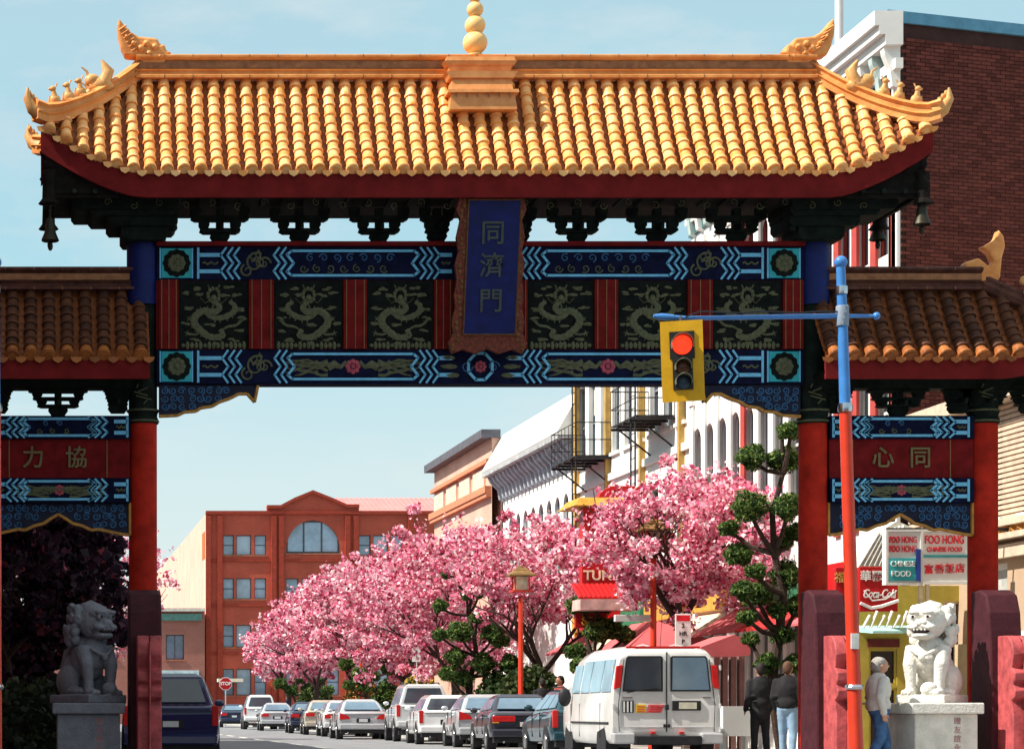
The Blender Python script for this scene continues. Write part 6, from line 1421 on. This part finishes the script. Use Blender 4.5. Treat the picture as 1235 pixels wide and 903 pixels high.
    k_.build('sticker_print', MAT['letter_red'], bd)
    M().box(-.03, .035, -.05, .0, 1.02, 1.12).build('door_handle', dark_m, bd, bevel=.01)
    # side windows on both sides
    for s_ in (-1, 1):
        for (ya, yb_) in ((.22, 1.05), (1.15, 2.15), (2.25, 3.1), (3.25, 4.05)):
            def pt(y, z, k=.0): return (s_*(hw(z, y)+k), y, z)
            top = 1.96 if ya < 3 else 1.90
            g = M(); g.hexa([pt(ya,1.36,.012), pt(yb_,1.36,.012), pt(yb_,1.36,-.03), pt(ya,1.36,-.03)], [pt(ya+.02,top,.012), pt(yb_-.02,top,.012), pt(yb_-.02,top,-.03), pt(ya+.02,top,-.03)])
            fr_ = g.build('side_window', mat('window_sky', (.22,.36,.46), .12, .3, .8), bd)
        for y in (1.0, 4.35):
            x_ = s_*.86; w_ = M(); w_.cyl((x_-s_*.12, y, .37), (x_+s_*.12, y, .37), .37, n=22); wh = w_.build('wheel', rub_m, t, smooth=40)
            w_ = M(); w_.cyl((x_+s_*.10, y, .37), (x_+s_*.13, y, .37), .23, .20, n=16); w_.build('rim', chrome_m, wh, smooth=30)
            a = M(); a.cyl((x_-s_*.1, y, .40), (x_+s_*.136, y, .40), .44, n=24); a.build('wheel_arch', dark_m, t)
        M().sph((s_*1.14, 4.0, 1.28), (.13,.07,.19), 10, 8).build('wing_mirror', dark_m, t, smooth=True)
        for y in (1.1, 3.18, 4.12): a, b__ = sorted((s_*.985, s_*1.003)); M().box(a, b__, y, y+.015, .5, 1.15).build('door_seam', dark_m, bd)
    m_ = M(); m_.box(-.72, .62, .05, .10, 2.15, 2.19); m_.build('roof_lamp_strip', tail_m, bd)
    M().tube([(-.72, -.02, 1.34), (-.40, -.035, 1.40), (-.16, -.035, 1.43)], .010, 5).build('wiper', dark_m, bd)
    for s_ in (-1, 1):
        M().tube([(s_*1.0, .3, .78), (s_*1.008, 2.0, .78), (s_*1.008, 4.0, .78)], .022, 6).build('rubbing_strip', dark_m, bd)
        M().box(min(s_*.02, s_*.06), max(s_*.02, s_*.06), -.03, .0, .70, .76).build('latch', dark_m, bd)
    text('2500', .06, (-.70, -.016, 1.26), 0, dark_m, bd, 'badge', .003) if False else None
    M().box(-.80, -.62, -.02, .0, 1.235, 1.262).build('maker_badge', chrome_m, bd); M().box(.66, .80, -.02, .0, 1.235, 1.26).build('model_badge', chrome_m, bd)
    M().tube([(.6, 3.3, 2.2), (.62, 3.2, 2.9)], .006, 4).build('aerial', dark_m, t)
    for x_ in (-.3, .3): M().tube([(x_-.12, .6, 2.20), (x_, .62, 2.235), (x_+.12, .6, 2.20)], .012, 5).build('roof_rib', wp, t)
    return t
v_ = big_van(); v_.location = (11.47, 42.6, 0); v_.rotation_euler.z = R(-2.6)
# ================================================================ cherry trees
bark = mat('bark', (.055,.035,.028), .95, .4, 12, bump=.8, bscale=30)
def petal_mat(name, stops):
    m = mat(name, stops[0][1], .8); n = m.node_tree.nodes; l = m.node_tree.links; b = n['Principled BSDF']
    g = n.new('ShaderNodeNewGeometry'); r = n.new('ShaderNodeValToRGB'); e = r.color_ramp.elements
    while len(e) < len(stops): e.new(.5)
    for i, (p, c) in enumerate(stops): e[i].position = p; e[i].color = (*c, 1)
    l.new(g.outputs['Random Per Island'], r.inputs[0]); l.new(r.outputs[0], b.inputs['Base Color'])
    b.inputs['Roughness'].default_value = .7
    tr = n.new('ShaderNodeBsdfTranslucent'); mixs = n.new('ShaderNodeMixShader'); mixs.inputs[0].default_value = .3; l.new(r.outputs[0], tr.inputs[0]); l.new(b.outputs[0], mixs.inputs[1]); l.new(tr.outputs[0], mixs.inputs[2]); l.new(mixs.outputs[0], n['Material Output'].inputs[0])
    return m
blossom = petal_mat('blossom', [(0, (.22,.015,.03)), (.16, (.62,.08,.18)), (.42, (.85,.28,.42)), (.7, (.90,.50,.60)), (1, (.95,.82,.82))])
plum = petal_mat('plum_leaf', [(0, (.012,.008,.014)), (.6, (.03,.012,.03)), (.93, (.07,.02,.045)), (1, (.35,.06,.08))])
pine = petal_mat('pine_needles', [(0, (.010,.025,.008)), (.35, (.04,.09,.025)), (.7, (.11,.20,.045)), (1, (.28,.34,.09))])
def tree(name, label, x, y, rx_, rz_, zc, n, m_, group, size=.075, seed=1, crown='blossom_crown', trunk_h=2.0, twist=.5, nclump=150, gap=.0):
    rr = np.random.default_rng(seed); pr_ = random.Random(seed); t = root(name, label, 'tree', (x, y, 0), group)
    br = M(); tips = []
    def grow(p, d, L_, r_, lev):
        pts = [p]; q = p; dd = d.copy()
        for k in range(4):
            dd = (dd + Vector((pr_.uniform(-.25,.25), pr_.uniform(-.25,.25), pr_.uniform(-.05,.22)))*twist).normalized(); q = q + dd*L_/4; pts.append(q)
        br.tube(pts, [r_*(1-.4*i/4) for i in range(5)], 7 if lev < 2 else 4)
        tips.append(q)
        if lev < 4:
            for k in range(3 if lev < 3 else 2):
                a = pr_.uniform(0, 6.28); s__ = pr_.uniform(.45, .85)
                nd = (dd*(1-s__*.35)+Vector((math.cos(a), math.sin(a), pr_.uniform(-.1,.45)))*s__).normalized(); grow(pts[pr_.choice((2,3,4))], nd, L_*pr_.uniform(.62,.8), r_*.55, lev+1)
    tk = M(); p0 = Vector((x, y, .1)); lean = Vector((pr_.uniform(-.15,.15), 0, 1)).normalized(); pts = [p0 + lean*trunk_h*i/5 + Vector((pr_.uniform(-.04,.04), 0, 0)) for i in range(6)]
    tk.tube(pts, [.20, .16, .145, .14, .14, .13], 10); tk.build('trunk', bark, t, smooth=True)
    for k in range(4):
        a = 1.57*k+pr_.uniform(-.5,.5); grow(pts[-1], Vector((math.cos(a)*.7, math.sin(a)*.7, .8)).normalized(), rx_*.62, .085, 1)
    br.build('limb', bark, t, smooth=True)
    # clumps on the shell and inside the crown; outline lumpy, gaps between clumps
    c = rr.normal(size=(nclump, 3)); c /= np.linalg.norm(c, axis=1)[:,None]; rad = rr.uniform(.35, 1.0, nclump)**.55
    ang = np.arctan2(c[:,1], c[:,0]); lump = 1+.16*np.sin(3*ang+seed)+.10*np.sin(5*c[:,2]*2+ang*2+seed)
    c = c*(rad*lump)[:,None]; c[:,2] = np.where(c[:,2] < 0, c[:,2]*.85, c[:,2])
    cc = c*np.array([rx_, rx_, rz_]) + np.array([x, y, zc])
    w = rr.uniform(.12, .38, nclump)*rx_/2.4; idx = rr.integers(0, nclump, n)
    off_ = rr.normal(size=(n,3)); off_ /= np.linalg.norm(off_, axis=1)[:,None]; off_ *= (rr.uniform(0,1,n)**.5)[:,None]
    pts = cc[idx] + off_*w[idx][:,None]*np.array([1.15,1.15,.8])
    # sprigs along shoots poking out
    ns = 130; sc = rr.normal(size=(ns,3)); sc /= np.linalg.norm(sc, axis=1)[:,None]; sc[:,2] = np.abs(sc[:,2])*.9
    a0 = np.array([x,y,zc]) + sc*np.array([rx_,rx_,rz_])*.85; a1 = np.array([x,y,zc]) + sc*np.array([rx_,rx_,rz_])*rr.uniform(1.02,1.30,(ns,1)); tt = rr.uniform(0,1,(ns,16,1))
    sp_ = (a0[:,None]*(1-tt)+a1[:,None]*tt + rr.normal(size=(ns,16,3))*.05).reshape(-1,3); pts = np.concatenate([pts, sp_])
    sz = rr.uniform(.6, 1.25, len(pts))*size
    quads(crown, pts, sz, m_, t)
    return t
BG = 'pink blossoming cherry trees along the right pavement'
tree('cherry_tree', 'nearest and largest pink cherry tree behind the white van', 14.85, 53, 2.5, 1.75, 4.65, 24000, blossom, BG, .052, 3, nclump=260, trunk_h=2.9)
tree('cherry_tree', 'pink cherry tree around the tall red lantern post', 14.9, 68.5, 2.7, 1.6, 4.95, 17000, blossom, BG, .064, 4, nclump=240)
tree('cherry_tree', 'pink cherry tree behind the middle pruned pine', 14.1, 79.5, 3.2, 2.8, 4.7, 22000, blossom, BG, .068, 5, nclump=240)
tree('cherry_tree', 'pink cherry tree above the tall pale off-roader', 14.1, 91, 3.1, 2.8, 4.6, 18000, blossom, BG, .075, 6, nclump=200)
tree('cherry_tree', 'pink cherry tree above the lone silver sedan', 14.1, 103, 3.2, 2.9, 4.8, 16000, blossom, BG, .082, 7, nclump=180)
tree('cherry_tree', 'small far pink cherry tree second from the left end of the row', 14.0, 117, 2.9, 2.4, 4.6, 12000, blossom, BG, .092, 8, nclump=150)
tree('cherry_tree', 'farthest pink cherry tree at the left end of the row', 14.0, 131, 2.6, 2.1, 4.0, 10000, blossom, BG, .10, 9, nclump=130)
tree('cherry_tree', 'thin sunlit cherry tree beyond the dark plums on the left pavement', 1.6, 82, 2.7, 2.9, 5.2, 3600, blossom, None, .075, 15, nclump=120, trunk_h=2.4)
PG = 'dark plum trees on the shaded left pavement'
tree('plum_tree', 'dark purple-leaved plum tree behind the left lion', -.6, 49, 1.9, 2.8, 3.9, 16000, plum, PG, .10, 21, 'leaf_crown', nclump=160)
tree('plum_tree', 'dark plum tree whose twigs reach right past the left gate column', -.15, 57, 2.0, 3.1, 3.8, 16000, plum, PG, .10, 22, 'leaf_crown', nclump=160)
tree('plum_tree', 'dark plum tree furthest back on the shaded left pavement', -.2, 66, 2.6, 3.2, 3.6, 15000, plum, PG, .11, 23, 'leaf_crown', nclump=160)
# dark shrub bed under the plum trees
hd = rng.uniform(0, 1, (9000, 3)); hp_ = np.stack([-1.2+2.6*hd[:,0], 45+18*hd[:,1], .15+1.5*hd[:,2]**1.3], 1)
hg = quads('hedge', hp_, rng.uniform(.05,.11,9000), petal_mat('hedge_leaf', [(0, (.008,.012,.008)), (.8, (.02,.03,.015)), (1, (.06,.07,.03))])); tag(hg, 'low dark hedge along the shaded left pavement', 'hedge')
# ================================================================ cloud-pruned pines
def topiary(label, x, y, poms, group='cloud-pruned pines along the right pavement', k_=.86):
    """poms: (px, py, r_px) in the frontal plane at depth y, each a real ball of needles with its own depth"""
    t = root('pruned_pine', label, 'tree', (x, y, 0), group); s__ = 2800/y; br = M(); rr = random.Random(int(x*100))
    zt = max(Z(p[1], y) for p in poms); n_ = 9; tr_ = [Vector((x+.13*math.sin(i*1.7+x), y+.1*math.cos(i*2), .1+(zt-.1)*i/(n_-1))) for i in range(n_)]
    M().tube(tr_, [.12*(1-.7*i/(n_-1)) for i in range(n_)], 8).build('trunk', bark, t, smooth=True)
    for px, py, r_ in poms:
        c = Vector((X(px, y), y+rr.uniform(-.5,.5), Z(py, y))); rm = r_/s__*k_
        z0 = max(.6, c.z-.5-rm*.5); k = min(range(n_), key=lambda i: abs(tr_[i].z-z0)); a = tr_[k]
        br.tube([a, a.lerp(c, .5)+Vector((0,0,-.12)), c-Vector((0,0,rm*.4))], [.06,.045,.035], 6)
        core = M(); core.sph(c, (rm*.66, rm*.66, rm*.46), 12, 8); n2 = int(800+1500*min(1, rm*2))
        o_ = rng.normal(size=(n2,3)); o_ /= np.linalg.norm(o_, axis=1)[:,None]; bump_ = 1+.13*np.sin(o_[:,0]*5+px)+.1*np.sin(o_[:,2]*7+py)
        pts = np.array(c)+o_*(rm*rng.uniform(.70,1.14,n2)**1.0*bump_)[:,None]*np.array([1.05,1.05,.82])
        pm = quads('foliage_pad', pts, rng.uniform(.020,.048,n2)*(1+y/120), pine, t, aspect=.35, up=.3)
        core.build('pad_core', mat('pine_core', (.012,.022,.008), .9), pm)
    br.build('limb', bark, t, smooth=True); return t
topiary('tall cloud-pruned pine with many green pads beside the right gate column', X(938, 45), 45, [(912,549,21),(948,521,16),(949,553,23),(902,611,26),(944,613,24),(885,635,13),(897,667,19),(905,690,14),(946,655,12),(950,692,23),(887,713,16),(915,716,21),(938,735,14),(893,745,13),(912,770,12),(945,765,18),(925,800,17),(950,800,15),(962,640,16),(962,730,16)], k_=.74)
topiary('cloud-pruned pine in the middle with round dark pads against the blossom', X(570, 71.5), 71.5, [(568,691,12),(541,692,8),(562,717,8),(531,730,9),(580,714,8),(551,762,15),(592,764,15),(572,746,8),(530,765,10),(606,772,11),(548,792,13),(580,800,15),(612,800,13),(540,812,11),(560,818,11)])
topiary('small yellow-green pruned pine with rounded pads just left of the white van', X(715, 57.3), 57.3, [(703,729,15),(727,729,14),(734,757,17),(716,762,14),(749,766,12),(697,785,13),(694,803,13),(706,803,10)])
topiary('far low pruned pine above the silver sedan', X(440, 98), 98, [(418,800,9),(432,812,9),(440,828,9),(452,815,8),(470,806,9),(420,826,7),(486,800,9),(478,822,8)])
topiary('far pruned pine over the small silver sedans', X(355, 128), 128, [(338,824,8),(352,832,8),(363,818,7),(372,830,8),(385,822,8),(395,832,7)])
# flowering shrubs and planters at the foot of the row
SH = [(505,87,'yellow',(.55,.38,.05)),(440,102,'orange',(.60,.25,.05)),(475,93.5,'green',(.08,.14,.03)),(610,71,'dark green',(.03,.07,.02)),(640,67,'olive',(.07,.09,.03)),(380,120,'pale green',(.12,.18,.05))]
for i, (px, D, nm, c) in enumerate(SH):
    t = root('shrub', f'{nm} clipped shrub under the cherry trees', 'shrub', (X(px, D), D, 0), 'shrubs under the cherry trees'); n2 = 2600
    o_ = rng.normal(size=(n2,3)); o_ /= np.linalg.norm(o_, axis=1)[:,None]; pts = np.array([X(px,D), D, 1.25])+o_*rng.uniform(.55,1.05,(n2,1))*np.array([.95,.9,1.05])
    quads('foliage', pts, rng.uniform(.05,.10,n2), petal_mat('leaf_'+nm.replace(' ','_'), [(0, tuple(q*.3 for q in (.05,.08,.03))), (.45, (.04,.07,.02)), (.6, c), (1, c)]), t); M().cyl((X(px,D),D,.1),(X(px,D),D,.9),.05,n=6).build('stem', bark, t)

for o in bpy.data.objects:
    if o.name.split('.')[0] in ('gilt_relief','painted_line','medallion','painted_flower','blue_relief','painted_scroll','dragon_relief','gold_line','ridge_joint','gilt_scrolls','plaque_carving','drip_tiles','painted_flourish','pan_tiles','vent_slat','sticker_print','siding_board','dragon_carving','bell_chain'): o['kind'] = 'stuff'
